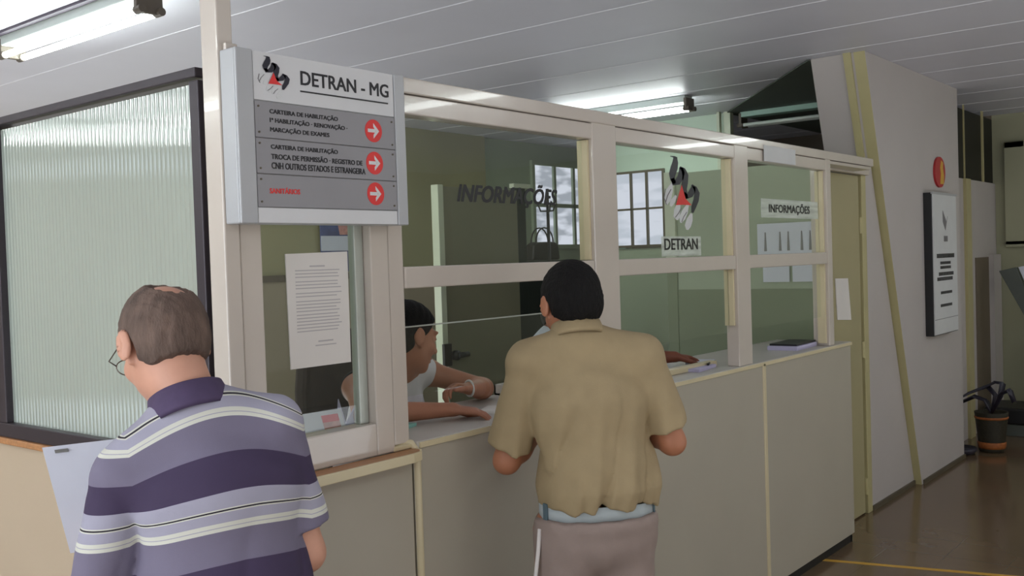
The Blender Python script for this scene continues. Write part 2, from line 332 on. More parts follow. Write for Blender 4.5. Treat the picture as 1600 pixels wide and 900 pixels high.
def day_mat(name, zmid, dark_amt):
    m = bpy.data.materials.new(name); m.use_nodes = True; nt = m.node_tree; nt.nodes.clear()
    out = nt.nodes.new('ShaderNodeOutputMaterial'); em = nt.nodes.new('ShaderNodeEmission'); em.inputs[1].default_value = 1.0
    tc = nt.nodes.new('ShaderNodeTexCoord'); mp = nt.nodes.new('ShaderNodeMapping'); mp.inputs['Scale'].default_value = (1.2, 1.2, 5); no = nt.nodes.new('ShaderNodeTexNoise'); no.inputs['Scale'].default_value = 2.2
    nt.links.new(tc.outputs['Object'], mp.inputs[0]); nt.links.new(mp.outputs[0], no.inputs['Vector'])
    r = nt.nodes.new('ShaderNodeValToRGB'); r.color_ramp.elements[0].position = 0.4; r.color_ramp.elements[1].position = 0.56
    a = 1-dark_amt; r.color_ramp.elements[0].color = (0.62*a, 0.66*a, 0.80*a, 1); r.color_ramp.elements[1].color = (0.70, 0.72, 0.86, 1)
    nt.links.new(no.outputs['Fac'], r.inputs[0]); nt.links.new(r.outputs[0], em.inputs[0]); nt.links.new(em.outputs[0], out.inputs[0]); return m
MT['sky1'] = day_mat('daylit_street_seen_in_window', 2.2, 0.42); MT['sky2'] = day_mat('bright_daylight_in_window', 2.2, 0.12)
w1 = window_grid('window_1', 0, 8.07, 9.10, 1.78, 2.60, 6.2, 3, 2, 0.045, MT['sky1'], None, MT['wall_green'], -1)
# mint wall of the room behind, with the second window
mw_ = struct(MB().box(7.72, 7.86, 3.87, 4.46, 0, CZ).box(7.72, 7.86, 4.97, 5.15, 0, CZ).box(7.72, 7.86, 4.46, 4.97, 0, 1.70).box(7.72, 7.86, 4.46, 4.97, 2.40, CZ).build('wall_mint', MT['wall_mint']))
box('dado', MT['wall_green'], 7.715, 7.72, 3.87, 5.15, 0, 1.70, mw_)
w2 = window_grid('window_2', 1, 4.47, 4.96, 1.73, 2.38, 7.72, 3, 2, 0.02, MT['sky2'], None, MT['rail'], -1)
pst = struct(MB().box(7.66, 7.72, 3.78, 3.84, 0, CZ).box(7.62, 7.66, 3.86, 3.885, 0, CZ).build('trim_1', MT['door_edge']))
struct(box('wall_far', MT['olive_far'], 9.94, 10.2, -5, 2.28, 0, CZ))
struct(box('wall_far_shaded', MT['brown_shade'], 9.94, 10.2, 2.28, 6.2, 0, CZ))  # same far wall continued; its lack of light is put into the brown colour
# hall end walls
struct(box('wall_behind', MT['wall_b'], -5, 10.2, -5.2, -5, 0, CZ))
struct(MB().box(-5.2, -5, -5, 6.4, 0, 0.3).box(-5.2, -5, -5, 6.4, 2.65, CZ).box(-5.2, -5, -5, -0.4, 0.3, 2.65).box(-5.2, -5, 5.6, 9.2, 0.3, 2.65).build('wall_entrance', MT['wall_b']))

# slanted concrete wall on the right: its left end leans from x=6.03 (top) to 6.97 (floor)
sx = lambda z: 6.97-(6.97-6.03)*z/CZ
ws = struct(MB().prism([(sx(0), 0), (8.03, 0), (8.03, CZ), (sx(CZ), CZ)], 1, 2.08, 2.42).build('wall_right', MT['wall_w'], None, 0.004))
# raised strip on the leaning end face, above the door header
mb = MB(); o_ = 0.018
mb.prism([(sx(0.0)-o_, 0.0), (sx(0.0)+0.001, 0.0), (sx(CZ)+0.001, CZ), (sx(CZ)-o_, CZ)], 1, 2.165, 2.21)
mb.build('end_strip', MT['jamb'], ws)
MB().prism([(sx(0)-0.002, 0.0), (sx(0)+0.001, 0.0), (sx(CZ)+0.001, CZ), (sx(CZ)-0.002, CZ)], 1, 2.082, 2.15).build('end_face', MT['jamb'], ws)
struct(MB().prism([(6.12, 0), (sx(0)-0.003, 0), (sx(2.15)-0.02, 2.15), (6.12, 2.15)], 1, 2.13, 2.16).build('wall_infill', MT['wall_w']))
struct(MB().box(6.12, 6.95, 2.118, 2.13, 0, 0.03).box(6.99, 8.03, 2.068, 2.08, 0, 0.03).build('baseboard_right', MT['rail']))
# corridor panelling beyond, with dark glazing over it
cp = struct(box('wall_corridor', MT['wall_w'], 8.03, 9.94, 2.26, 2.33, 0, 2.19))
box('painted_post_shadow', MT['brown_shade'], 9.18, 9.62, 2.252, 2.262, 0, 1.52, cp); box('panel_post', MT['jamb'], 8.85, 9.0, 2.235, 2.26, 0, 2.19, cp); box('panel_post', MT['wall_w'], 9.66, 9.93, 2.22, 2.26, 0, 1.54, cp)  # the brown strip is a post's shadow painted on the panelling
w3 = struct(MB().box(8.03, 9.94, 2.28, 2.30, 2.19, 2.78).build('window_3', MT['dark_glass']))
MB().box(9.54, 9.575, 2.265, 2.28, 2.19, CZ).box(8.95, 8.97, 2.27, 2.28, 2.19, CZ).build('window_frame', MT['jamb'], w3)
# window opening with a frame on the far wall
w4 = struct(box('window_4', MT['olive_far'], 9.92, 9.94, 0.6, 2.0, 1.66, 2.5))
MB().box(9.88, 9.94, 2.0, 2.17, 1.62, 2.56).box(9.88, 9.94, 0.4, 2.17, 2.5, 2.56).box(9.88, 9.94, 0.4, 2.17, 1.60, 1.66).build('window_frame', MT['olive_far'], w4, 0.006)
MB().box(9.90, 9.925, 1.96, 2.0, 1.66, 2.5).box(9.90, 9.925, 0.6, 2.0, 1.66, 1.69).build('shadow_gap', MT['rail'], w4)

# booth side wall (x = 1.40) with ledge
sw = struct(box('wall_left', MT['wall_b'], 1.41, 1.49, 2.04, 3.6, 0, 1.10, None, 0.003))
struct(box('trim_2', MT['wood'], 1.385, 1.50, 2.06, 3.6, 1.10, 1.12, None, 0.003))
# fluted panel
fx = struct(MB().box(1.395, 1.455, 2.09, 3.25, 1.12, 1.165).box(1.395, 1.455, 2.09, 3.25, 2.090, 2.114).box(1.395, 1.455, 2.08, 2.118, 1.165, 2.082).box(1.395, 1.455, 3.175, 3.25, 1.165, 2.082).build('window_5', MT['dark_frame'], None, 0.003))
ny, y0, y1 = 54*14, 2.11, 3.19; V = []; F = []
for i in range(ny+1):
    y = y0+(y1-y0)*i/ny; xx = 1.418-0.0016*abs(math.sin(math.pi*(y-y0)/0.02))
    V += [(xx, y, 1.16), (xx, y, 2.08), (1.426, y, 1.16), (1.426, y, 2.08)]
for i in range(ny):
    a = 4*i; F += [(a, a+1, a+5, a+4), (a+2, a+6, a+7, a+3)]
me = bpy.data.meshes.new('fluted_sheet'); me.from_pydata(V, [], F); me.materials.append(MT['fluted']); me.polygons.foreach_set('use_smooth', [True]*len(F))
o = bpy.data.objects.new('fluted_sheet', me); COL.objects.link(o); o.parent = fx
struct(MB().box(1.405, 1.455, 3.25, 3.6, 1.12, 2.13).build('trim_3', MT['wall_b']))

# ================================================================== PARTITION
PY0, PY1 = 1.99, 2.05           # front and back of the frame members
gp = thing('glazed_partition', 'cream enamel glazed partition of three window bays above the beige counter', 'partition', (3.4, 2.0, 0))
def member(name, x0, x1, z0, z1, y0=PY0, y1=PY1, m='enamel', bev=0.004): return rel(box(name, MT[m], x0, x1, y0, y1, z0, z1, None, bev), gp)
member('corner_jamb', 1.435, 1.497, 1.10, 2.15)
member('mullion', 1.855, 1.922, 1.10, 2.15); member('mullion', 1.927, 1.985, 1.115, 2.15, PY0+0.006)
member('mullion', 2.945, 3.10, 1.115, 2.15); member('mullion', 4.065, 4.20, 1.115, 2.15); member('mullion', 5.135, 5.20, 1.115, 2.15, PY0, PY1+0.03)
member('bottom_rail', 1.497, 1.855, 1.10, 1.188)
member('top_rail', 1.49, 5.86, 2.105, 2.15, PY0-0.004, PY1)
member('top_rail', 1.49, 5.20, 2.047, 2.103, PY0+0.002, PY1)
member('door_header', 5.2, 6.12, 2.075, 2.15, 2.10, 2.165)
member('door_header', 5.2, 5.84, 2.085, 2.103, PY0+0.004, 2.10)
for a, b in ((1.987, 2.943), (3.102, 4.063), (4.202, 5.133)): member('transom', a, b, 1.552, 1.614, PY0+0.003)
member('pale_patch', 4.36, 4.72, 2.05, 2.125, PY0-0.008, PY0-0.0045, 'white_v', 0.0)
member('sash_bar', 1.822, 1.853, 1.188, 2.047, 2.018, 2.045, 'alu', 0.003)
member('sash_bar', 1.497, 1.515, 1.188, 2.047, 2.018, 2.045, 'alu', 0.003)
member('glazing_bead', 2.932, 2.945, 1.616, 2.045, 2.006, 2.05, 'molding', 0.001)
member('glazing_bead', 4.050, 4.065, 1.30, 2.045, 2.006, 2.05, 'molding', 0.001)
member('glazing_bead', 5.120, 5.135, 1.13, 2.045, 2.006, 2.05, 'molding', 0.001)
member('rubber_gasket', 3.102, 3.135, 1.16, 1.550, 2.02, 2.045, 'blackp', 0.001)
def pane(x0, x1, z0, z1): return rel(box('glass_pane', MT['glass'], x0, x1, 2.028, 2.032, z0, z1), gp)
p0 = pane(1.515, 1.822, 1.188, 2.047); p1 = pane(1.985, 2.932, 1.614, 2.047); p2 = pane(3.10, 4.05, 1.614, 2.047); p3 = pane(4.20, 5.12, 1.614, 2.047)
pane(1.985, 2.945, 1.24, 1.44); pane(3.135, 4.05, 1.27, 1.552); pane(4.20, 5.12, 1.27, 1.552)
member('sill_bar', 3.60, 4.06, 1.116, 1.14, 2.10, 2.14, 'molding', 0.002)
g_edge = rel(box('glass_edge', MT['alu'], 1.985, 2.945, 2.0275, 2.0325, 1.438, 1.442), gp)
T1 = rel(text('window_lettering', 'INFORMAÇÕES', MT['black'], 2.254, 2.768, 1.795, 1.872, 2.0265, None, 0.009, 0.28), gp)

def logo(x0, x1, z0, z1, y, parent, out_parent=None):
    """wave shaped black emblem with red triangle and pale leaf shapes; drawn flat on its pane or plate"""
    def P(px, py): return (x0+(x1-x0)*(px-1038)/52.0, z1-(z1-z0)*(py-245)/115.0)
    def ribbon(mbx, pts, d, yy):
        L = []; Rr = []; n = len(pts)
        for i, (a, b, w_) in enumerate(pts):
            a0, b0, _ = pts[max(i-1, 0)]; a1, b1, _ = pts[min(i+1, n-1)]
            tx, ty = a1-a0, b1-b0; l = math.hypot(tx, ty) or 1; nx, nyy = -ty/l, tx/l
            L.append((a+nx*w_/2, b+nyy*w_/2)); Rr.append((a-nx*w_/2, b-nyy*w_/2))
        for i in range(n-1):
            q = [P(*c) for c in (L[i], L[i+1], Rr[i+1], Rr[i])]; mbx.prism(q, 1, yy-d, yy)
    pale = MB()
    for pts in ([(1050, 286, 2), (1046, 298, 9), (1043, 312, 9), (1041, 320, 2)], [(1059, 315, 4), (1056, 328, 9), (1055, 338, 9), (1056, 343, 2)],
                [(1072, 318, 3), (1067, 330, 9), (1063, 340, 9), (1061, 347, 2)], [(1077, 332, 3), (1074, 342, 9), (1071, 352, 9), (1070, 358, 3)], [(1055, 305, 3), (1050, 315, 7), (1047, 322, 3)]):
        ribbon(pale, pts, 0.0005, y)
    a = pale.build('pale_leaf', MT['white_v'])
    gl = MB()
    for pts in ([(1048, 296, 1.2), (1043, 306, 1.2), (1040, 316, 1.2)], [(1062, 324, 1.2), (1058, 332, 1.2), (1053, 339, 1.2)], [(1070, 330, 1.2), (1065, 338, 1.2), (1062, 346, 1.2)], [(1040, 296, 1), (1038, 310, 1), (1041, 320, 1)]):
        ribbon(gl, pts, 0.0005, y-0.0006)
    b = gl.build('leaf_outline', MT['grey_line'])
    k_ = MB()
    for pts in ([(1048, 245.5, 1), (1054, 246, 3), (1058, 247, 2)],
                [(1055, 246, 5), (1055, 254, 8), (1053, 263, 10), (1050, 273, 9), (1050, 281, 6), (1053, 287, 5)],
                [(1050, 279, 5), (1053, 287, 8), (1057, 285, 9), (1062, 276, 9), (1064, 268, 9), (1063, 261, 5)],
                [(1061, 261, 4), (1066, 264, 7), (1069, 272, 9), (1068, 284, 9), (1066, 294, 9), (1068, 304, 7), (1070, 309, 4)],
                [(1066, 300, 4), (1071, 306, 8), (1075, 303, 9), (1079, 296, 9), (1081, 289, 6)],
                [(1078, 287, 3), (1083, 291, 6), (1086, 299, 8), (1084, 311, 8), (1080, 322, 7), (1078, 331, 3)]):
        ribbon(k_, pts, 0.0005, y-0.0012)
    c = k_.build('black_wave', MT['navy'])
    tr = MB().prism([P(1063, 288), P(1054, 320), P(1064, 319), P(1077, 319), P(1068, 309)], 1, y-0.0023, y-0.0018).build('red_triangle', MT['red'])
    for o in (a, b, c, tr): (rel(o, parent) if out_parent is None else rel(o, out_parent))
logo(3.50, 3.80, 1.722, 2.028, 2.0265, gp)
lp = rel(box('pale_label_strip', MT['film'], 3.47, 3.80, 2.0262, 2.0272, 1.618, 1.700), gp)
rel(text('window_lettering', 'DETRAN', MT['black'], 3.492, 3.768, 1.645, 1.690, 2.0255, None, 0.012), gp)
# information label taped inside the third bay
nf = thing('paper_label', 'white paper label reading informacoes taped to the third upper pane', 'label', (4.77, 2.022, 1.79))
rel(box('sheet', MT['film'], 4.405, 5.10, 2.0255, 2.0275, 1.790, 1.880), nf)
rel(text('lettering', 'INFORMAÇÕES', MT['black'], 4.49, 4.985, 1.806, 1.862, 2.0250, None, 0.012), nf)

# corner post to the ceiling with its cover plate
cpst = struct(box('trim_4', MT['enamel'], 1.388, 1.432, 1.985, 2.05, 0.0, CZ, None, 0.004))
pl = box('cover_plate', MT['enamel'], 1.402, 1.436, 1.972, 1.984, 2.105, 2.155, cpst, 0.003)
MB().box(1.424, 1.434, 1.975, 1.984, 1.86, 2.105).build('cable_trunking', MT['molding'], cpst, 0.002)

# ================================================================== COUNTER
ct = thing('service_counter', 'long beige laminate service counter with cream vertical edge strips', 'counter', (3.7, 2.1, 0))
def cpart(o): return rel(o, ct)
cpart(box('front_panel', MT['laminate'], 2.008, 4.29, 1.986, 2.02, 0.05, 1.095, None, 0.002))
cpart(box('front_panel', MT['laminate'], 4.315, 5.42, 1.986, 2.02, 0.05, 1.095, None, 0.002))
cpart(box('front_panel', MT['laminate'], 1.415, 1.985, 1.990, 2.02, 0.0, 1.075, None, 0.002))
cpart(box('edge_strip', MT['molding'], 4.288, 4.318, 1.980, 2.0, 0.05, 1.108, None, 0.005))
# rounded strip that climbs the joint and bends back over the ledge
pts = [(1.998, 1.982, 0.0), (1.998, 1.982, 0.9), (1.998, 1.982, 1.06), (1.997, 1.984, 1.09), (1.990, 1.998, 1.112), (1.975, 2.005, 1.116), (1.94, 2.012, 1.116), (1.925, 2.03, 1.114)]
cpart(MB().tube(pts, 0.011, 10).build('edge_strip', MT['molding'], None, 0, True))
cpart(box('corner_cap', MT['molding'], 1.915, 1.996, 1.988, 2.052, 1.099, 1.1135, None, 0.004))
cpart(box('toe_kick', MT['toe'], 2.0, 5.42, 2.0, 2.03, 0.0, 0.05))
cpart(box('end_panel', MT['laminate'], 5.40, 5.425, 2.0, 2.42, 0.0, 1.09, None, 0.002))
cpart(box('counter_top', MT['laminate_top'], 2.0, 5.43, 1.984, 2.42, 1.095, 1.115, None, 0.003))
cpart(box('counter_top', MT['laminate_top'], 1.51, 1.998, 2.052, 2.42, 1.09, 1.115, None, 0.003))
cpart(box('top_edging', MT['molding'], 2.01, 5.43, 1.980, 1.985, 1.096, 1.112))
cpart(MB().prism([(1.435, 1.930), (1.925, 1.930), (1.962, 1.936), (1.982, 1.955), (1.990, 1.99), (1.435, 1.99)], 2, 1.078, 1.0985).build('ledge', MT['wood']))
cpart(MB().prism([(1.435, 1.920), (1.925, 1.920), (1.965, 1.930), (1.988, 1.952), (1.996, 1.986), (1.990, 1.986), (1.982, 1.955), (1.962, 1.936), (1.925, 1.930), (1.435, 1.930)], 2, 1.074, 1.100).build('ledge_edging', MT['molding'], None, 0.002))
cpart(MB().tube([(2.001, 1.976, 0.42), (2.001, 1.976, 0.46)], 0.006, 8).build('screw_tab', MT['rail']))
# end wall of the booth
ew = struct(box('wall_booth_end', MT['wall_green'], 5.43, 5.49, 2.17, 3.06, 0, 2.13)); box('dado', MT['dado'], 5.425, 5.43, 2.17, 3.06, 0, 1.41, ew)
box('end_post', MT['door_edge'], 5.41, 5.49, 3.06, 3.13, 1.60, 2.14, ew); box('end_post', MT['dado'], 5.42, 5.49, 3.06, 3.13, 0, 1.60, ew)
ps = thing('wall_poster_or_panel', 'pale bluish panel with faint grey columns on the booth end wall', 'poster', (5.42, 2.33, 1.6))  # pale bluish area with grey outlines, built as a flat panel
rel(box('sheet', MT['paper_b'], 5.418, 5.426, 2.18, 2.52, 1.60, 1.79), ps)
mb = MB()
for yy in (2.20, 2.25, 2.33, 2.38, 2.47): rel(MB().prism([(yy-0.008, 1.63), (yy+0.008, 1.63), (yy+0.003, 1.74), (yy-0.003, 1.74)], 0, 5.416, 5.418).build('grey_column', MT['grey_line']), ps)
pass
ps2 = tag(MB().box(5.418, 5.426, 2.17, 2.31, 1.45, 1.545).box(5.418, 5.426, 2.33, 2.49, 1.45, 1.545).build('notice_sheet_or_panel', MT['paper_b']), 'pair of blank white panels on the booth end wall under the transom', 'notice')  # two white areas lower down, built as flat panels

# ================================================================== DOOR on the right
d1 = struct(box('door_1', MT['door'], 5.46, 6.02, 2.135, 2.17, 0.01, 2.07, None, 0.002))
box('door_gap', MT['dark_gap'], 6.02, 6.045, 2.15, 2.165, 0, 2.07, d1)
box('door_jamb', MT['jamb'], 6.045, 6.12, 2.125, 2.18, 0, 2.075, d1, 0.003)
for z in (1.72, 0.96, 0.12): MB().tube([(6.033, 2.133, z), (6.033, 2.133, z+0.1)], 0.012, 8).build('hinge', MT['jamb'], d1)
tag(MB().prism([(5.62, 1.22), (5.84, 1.205), (5.80, 1.455), (5.60, 1.46)], 1, 2.130, 2.134).build('taped_sheet', MT['paper']), 'white sheet of paper taped to the olive door', 'notice')

# ================================================================== CEILING LAMPS
def lamp(name, label, x, y0, y1, lit=True, m='batten', group=None, zt=2.72):
    t = thing(name, label, 'ceiling lamp', (x, (y0+y1)/2, CZ), 0, group); L = (y1-y0)/2
    MB().box(-0.06, 0.06, -L, L, -0.055, 0.0).build('batten', MT[m], t, 0.006)
    for s in (-1, 1):
        e = MB().box(-0.062, 0.062, s*L-0.012, s*L+0.012, zt-CZ-0.012, -0.02).build('end_bracket', MT['cap'], t, 0.004)
        for dx in (-0.045, 0.045): MB().tube([(dx, s*(L-0.02), zt-CZ), (dx, s*(L+0.03), zt-CZ)], 0.018, 10).build('tube_socket', MT['cap'], e)
    for dx in (-0.045, 0.045): MB().tube([(dx, -L+0.025, zt-CZ), (dx, L-0.025, zt-CZ)], 0.015, 12).build('fluorescent_tube', MT['tube' if lit else 'tube_off'], t, 0, True)
    return t
lamp('ceiling_lamp', 'bright twin tube lamp on the ceiling above the fluted window', 2.32, 3.79, 5.03)
lamp('ceiling_lamp', 'small lit twin tube lamp seen over the middle of the partition', 6.66, 3.62, 4.9)
lamp('ceiling_lamp', 'unlit teal tube lamp beside the leaning wall', 7.78, 2.75, 3.72, False, 'batten_teal', None, 2.70)
for i, (x, y0, y1) in enumerate([(-1.15, 1.9, 3.2), (-1.15, 3.5, 4.8), (-1.15, 5.1, 6.4), (-1.15, 6.7, 8.0), (-2.8, 2.6, 3.9), (-2.8, 4.2, 5.5), (-2.8, 5.8, 7.1), (-0.9, -1.5, -0.2), (2.4, -1.8, -0.5), (5.0, -1.3, 0.0), (8.9, -1.2, 0.1)]):  # the last one is added out of view to brighten the right corridor
    lamp('ceiling_lamp', 'lit twin tube lamp (the last of them added) in the hall ceiling on the near side of the booth', x, y0, y1, True, 'batten', 'hall lamps on the near side of the booth, the last one added out of view')

# ================================================================== DIRECTORY SIGN
SY = 1.93
sg = thing('directory_sign', 'large grey directory sign with white header and three red arrow discs', 'sign', (1.67, 1.96, 1.73))
def sp(o): return rel(o, sg)
sp(box('sign_case', MT['sign_grey'], 1.392, 1.938, SY, 1.984, 1.728, 2.136, None, 0.004))
sp(box('side_cover', MT['sign_grey'], 1.392, 1.440, SY-0.008, SY, 1.728, 2.136, None, 0.003)); sp(box('side_cover', MT['sign_grey'], 1.900, 1.938, SY-0.008, SY, 1.728, 2.136, None, 0.003))
hd = sp(box('header_plate', MT['sign_white'], 1.442, 1.898, SY-0.005, SY, 2.020, 2.134, None, 0.001))
sp(box('bottom_plate', MT['sign_white'], 1.442, 1.898, SY-0.005, SY, 1.730, 1.766, None, 0.001))
logo(1.455, 1.548, 2.026, 2.125, SY-0.0052, sg)
sp(text('lettering', 'DETRAN - MG', MT['black'], 1.582, 1.878, 2.069, 2.103, SY-0.0052, None, 0.008))
sp(box('underline', MT['black'], 1.580, 1.876, SY-0.0065, SY-0.005, 2.052, 2.0555))
rows = [(1.932, 2.017), (1.847, 1.930), (1.768, 1.845)]
for z0, z1 in rows: sp(box('slat', MT['sign_slat'], 1.442, 1.898, SY-0.006, SY, z0, z1, None, 0.001))
lines = [('CARTEIRA DE HABILITAÇÃO', 1.484, 1.696, 1.989, 2.003), ('1ª HABILITAÇÃO · RENOVAÇÃO ·', 1.484, 1.727, 1.968, 1.982), ('MARCAÇÃO DE EXAMES', 1.484, 1.666, 1.946, 1.960),
         ('CARTEIRA DE HABILITAÇÃO', 1.484, 1.692, 1.905, 1.919), ('TROCA DE PERMISSÃO · REGISTRO DE', 1.484, 1.775, 1.883, 1.897), ('CNH OUTROS ESTADOS E ESTRANGEIRA', 1.484, 1.784, 1.860, 1.874)]
for s, a, b, c, d in lines: sp(text('lettering', s, MT['black'], a, b, c-0.001, d, SY-0.0062, None, 0.008))
sp(text('lettering', 'SANITÁRIOS', MT['red'], 1.476, 1.566, 1.800, 1.815, SY-0.0062, None, 0.010))
for cz in (1.976, 1.891, 1.810):
    cx_ = 1.819; r_ = 0.030
    mb = MB().prism([(cx_+r_*math.cos(a), cz+r_*math.sin(a)) for a in [2*math.pi*i/32 for i in range(32)]], 1, SY-0.0072, SY-0.006); dd = sp(mb.build('arrow_disc', MT['red']))
    a = MB().prism([(-0.021, -0.0045), (0.006, -0.0045), (0.006, 0.0045), (-0.021, 0.0045)], 1, -0.0008, 0)
    a.prism([(0.019, 0), (-0.001, 0.020), (-0.001, 0.0105), (0.008, 0)], 1, -0.0008, 0); a.prism([(0.019, 0), (0.008, 0), (-0.001, -0.0105), (-0.001, -0.020)], 1, -0.0008, 0)
    a.v = [(x+cx_, y+SY-0.0072, z+cz) for x, y, z in a.v]
    ao = a.build('arrow', MT['sign_white']); ao.parent = dd
mb = MB()
for z0, z1 in rows:
    for xx in (1.452, 1.886):
        for zz in (z0+0.012, z1-0.012): mb.tube([(xx, SY-0.0055, zz), (xx, SY-0.0085, zz)], 0.0025, 8)
sp(mb.build('screws', MT['rail']))

# notice taped inside the left pane
nt_ = thing('notice_sheet_or_panel', 'white printed notice taped to the left pane under the directory sign', 'notice', (1.7, 2.022, 1.36), 0)
mb = MB().prism([(1.597, 1.362), (1.800, 1.362), (1.801, 1.661), (1.593, 1.657)], 1, 2.0235, 2.0265); rel(mb.build('sheet', MT['paper']), nt_)
mb = MB(); random.seed(3)
mb.box(1.67, 1.72, 2.0225, 2.0235, 1.622, 1.626)
for zz, n_ in ((1.612, 3), (1.583, 3), (1.553, 2), (1.532, 4), (1.497, 6)):
    for j in range(n_): z_ = zz-j*0.0085; mb.box(1.622, 1.775-random.random()*0.02, 2.0228, 2.0235, z_, z_+0.0028)
mb.box(1.69, 1.74, 2.0228, 2.0235, 1.425, 1.429); mb.box(1.68, 1.75, 2.0228, 2.0235, 1.415, 1.418)
rel(mb.build('print', MT['faint']), nt_)

# ================================================================== RIGHT WALL SIGN AND EMBLEM
s2 = thing('wall_sign', 'tall narrow white information board with black text on the right wall', 'sign', (7.4, 2.05, 1.0))
rel(box('board_case', MT['blackp'], 7.12, 7.715, 2.025, 2.08, 1.005, 2.0, None, 0.003), s2)
rel(box('board_face', MT['white_v'], 7.13, 7.705, 2.019, 2.025, 1.012, 1.993), s2); rel(box('board_rim', MT['sign_grey'], 7.12, 7.715, 2.015, 2.03, 1.99, 2.005), s2)
mb = MB(); mb.prism([(7.36, 1.88), (7.45, 1.80), (7.48, 1.84), (7.42, 1.74), (7.36, 1.80)], 1, 2.0175, 2.019)
mb.box(7.38, 7.47, 2.0175, 2.019, 1.66, 1.70); rel(mb.build('emblem', MT['grey_line']), s2)
for z, a, b, h_ in ((1.545, 7.2, 7.63, .03), (1.50, 7.28, 7.56, .02), (1.468, 7.28, 7.56, .02), (1.42, 7.24, 7.62, .025), (1.385, 7.2, 7.6, .025), (1.29, 7.28, 7.58, .02), (1.20, 7.27, 7.57, .02)):
    for q in range(7):
        u0 = a+(b-a)*q/7; MBq = None
    mb = MB()
    u = a
    random.seed(int(z*1000))
    while u < b-0.02:
        w_ = 0.018+0.02*random.random(); mb.box(u, min(b, u+w_), 2.0175, 2.019, z, z+h_); u += w_+0.007
    rel(mb.build('text_line', MT['black']), s2)
rel(box('rule', MT['grey_line'], 7.13, 7.70, 2.0178, 2.019, 1.115, 1.119), s2)
em = thing('round_plaque', 'red oval plaque with a yellow figure above the tall white board', 'plaque', (7.49, 2.07, 2.16))
MB().prism([(0.125*math.cos(a), 0.110*math.sin(a)) for a in [2*math.pi*i/36 for i in range(36)]], 1, -0.006, 0.009).build('disc', MT['dark_red'], em)
MB().prism([(-0.01, -0.085), (0.075, -0.085), (0.085, -0.02), (0.06, 0.03), (0.07, 0.07), (0.02, 0.085), (-0.005, 0.03), (0.01, -0.01)], 1, -0.008, -0.006).build('figure', MT['yellow'], em)

# ================================================================== CORRIDOR OBJECTS
pt = thing('plant_pot', 'dark woven plant pot with two orange bands on the corridor floor', 'plant pot', (8.38, 1.965, 0))
MB().lathe([(0.088, 0), (0.095, 0.02), (0.102, 0.12), (0.118, 0.27), (0.124, 0.315), (0.112, 0.315), (0.105, 0.28)], (0, 0, 0), 24).build('basket', MT['pot'], pt, 0, True)
MB().lathe([(0.097, 0.03), (0.1015, 0.045), (0.104, 0.075), (0.1, 0.082)], (0, 0, 0), 24).build('orange_band', MT['orange'], pt, 0, True)
MB().lathe([(0.119, 0.262), (0.1225, 0.266), (0.1235, 0.278), (0.118, 0.282)], (0, 0, 0), 24).build('orange_band', MT['orange'], pt, 0, True)
pn = thing('potted_plant', 'dark drooping strap leaf plant growing in the woven pot', 'plant', (8.38, 1.965, 0.29))
def leafm(pts, wds):
    mb = MB(); v = []
    for (p, w_) in zip(pts, wds): v += [(p[0]-0.3*w_, p[1]+w_*.6, p[2]), (p[0], p[1], p[2]+w_*.6), (p[0]+0.3*w_, p[1]-w_*.6, p[2])]
    mb.v = v
    for i in range(len(pts)-1):
        a = 3*i
        for k_ in (0, 1): mb.f.append((a+k_, a+k_+1, a+k_+4, a+k_+3)); mb.mi.append(0)
    return mb
for tip in ([(0, 0, 0), (0.02, -0.03, 0.15), (0, 0.02, 0.22), (-0.1, 0.14, 0.17), (-0.16, 0.25, 0.10)], [(0, 0, 0), (0.03, -0.06, 0.14), (0.03, -0.08, 0.24), (0.02, -0.02, 0.25), (-0.06, 0.08, 0.19)],
            [(0, 0, 0), (0.02, 0.04, 0.1), (0, 0.12, 0.13), (-0.04, 0.22, 0.08)], [(0, 0, 0), (-0.03, -0.08, 0.17), (-0.02, -0.14, 0.2), (0, -0.17, 0.10)]):
    o = leafm(tip, [0.012, 0.03, 0.035, 0.028, 0.004][:len(tip)]).build('leaf', MT['leaf'], pn, 0, True); sm = o.modifiers.new('thick', 'SOLIDIFY'); sm.thickness = 0.004
pt2 = thing('floor_saucer', 'low dark plant tray on the floor left of the woven pot', 'tray', (8.2, 2.14, 0))
MB().lathe([(0.09, 0), (0.11, 0.03), (0.105, 0.05), (0.09, 0.03)], (0, 0, 0), 20).build('dish', MT['leaf'], pt2, 0, True)
ks = thing('display_stand', 'grey slanted display stand by the far corridor wall at the right edge', 'stand', (9.3, 1.9, 0))
MB().prism([(0.19, 1.40), (0.05, 1.43), (-0.08, 1.02), (-0.10, 0.60), (-0.06, 0.50), (-0.02, 0.98)], 0, -0.04, 0.04).build('slanted_arm', MT['kiosk'], ks, 0.004)
MB().prism([(0.04, 1.43), (-0.35, 1.50), (-0.45, 1.2), (-0.09, 1.08)], 0, -0.03, 0.0).build('pale_screen', MT['paper_b'], ks, 0.004)
MB().box(-0.1, 0.1, -0.40, -0.10, 0.0, 0.95).build('pedestal', MT['blackp'], ks, 0.01)
bn = thing('low_bench', 'low black bench with grey green base by the far corridor wall', 'bench', (9.35, 2.0, 0))
MB().box(-0.25, 0.25, -0.15, 0.2, 0.10, 0.24).build('seat', MT['blackp'], bn, 0.02)
MB().box(-0.22, 0.22, -0.13, 0.18, 0.0, 0.10).build('base', MT['kiosk'], bn, 0.005)
struct(box('trim_5', MT['yellow'], 4.9, 5.6, 1.0, 1.02, 0.0, 0.0012)); bpy.data.objects['trim_5'].data.transform(Matrix.Identity(4))
o = bpy.data.objects['trim_5']; me = o.data
for i, v in enumerate(me.vertices):   # a floor marking line running away from the counter
    a = [(4.985, 2.0), (5.02, 2.0), (5.46, 0.4), (5.425, 0.4)][i % 4]; v.co.x, v.co.y = a

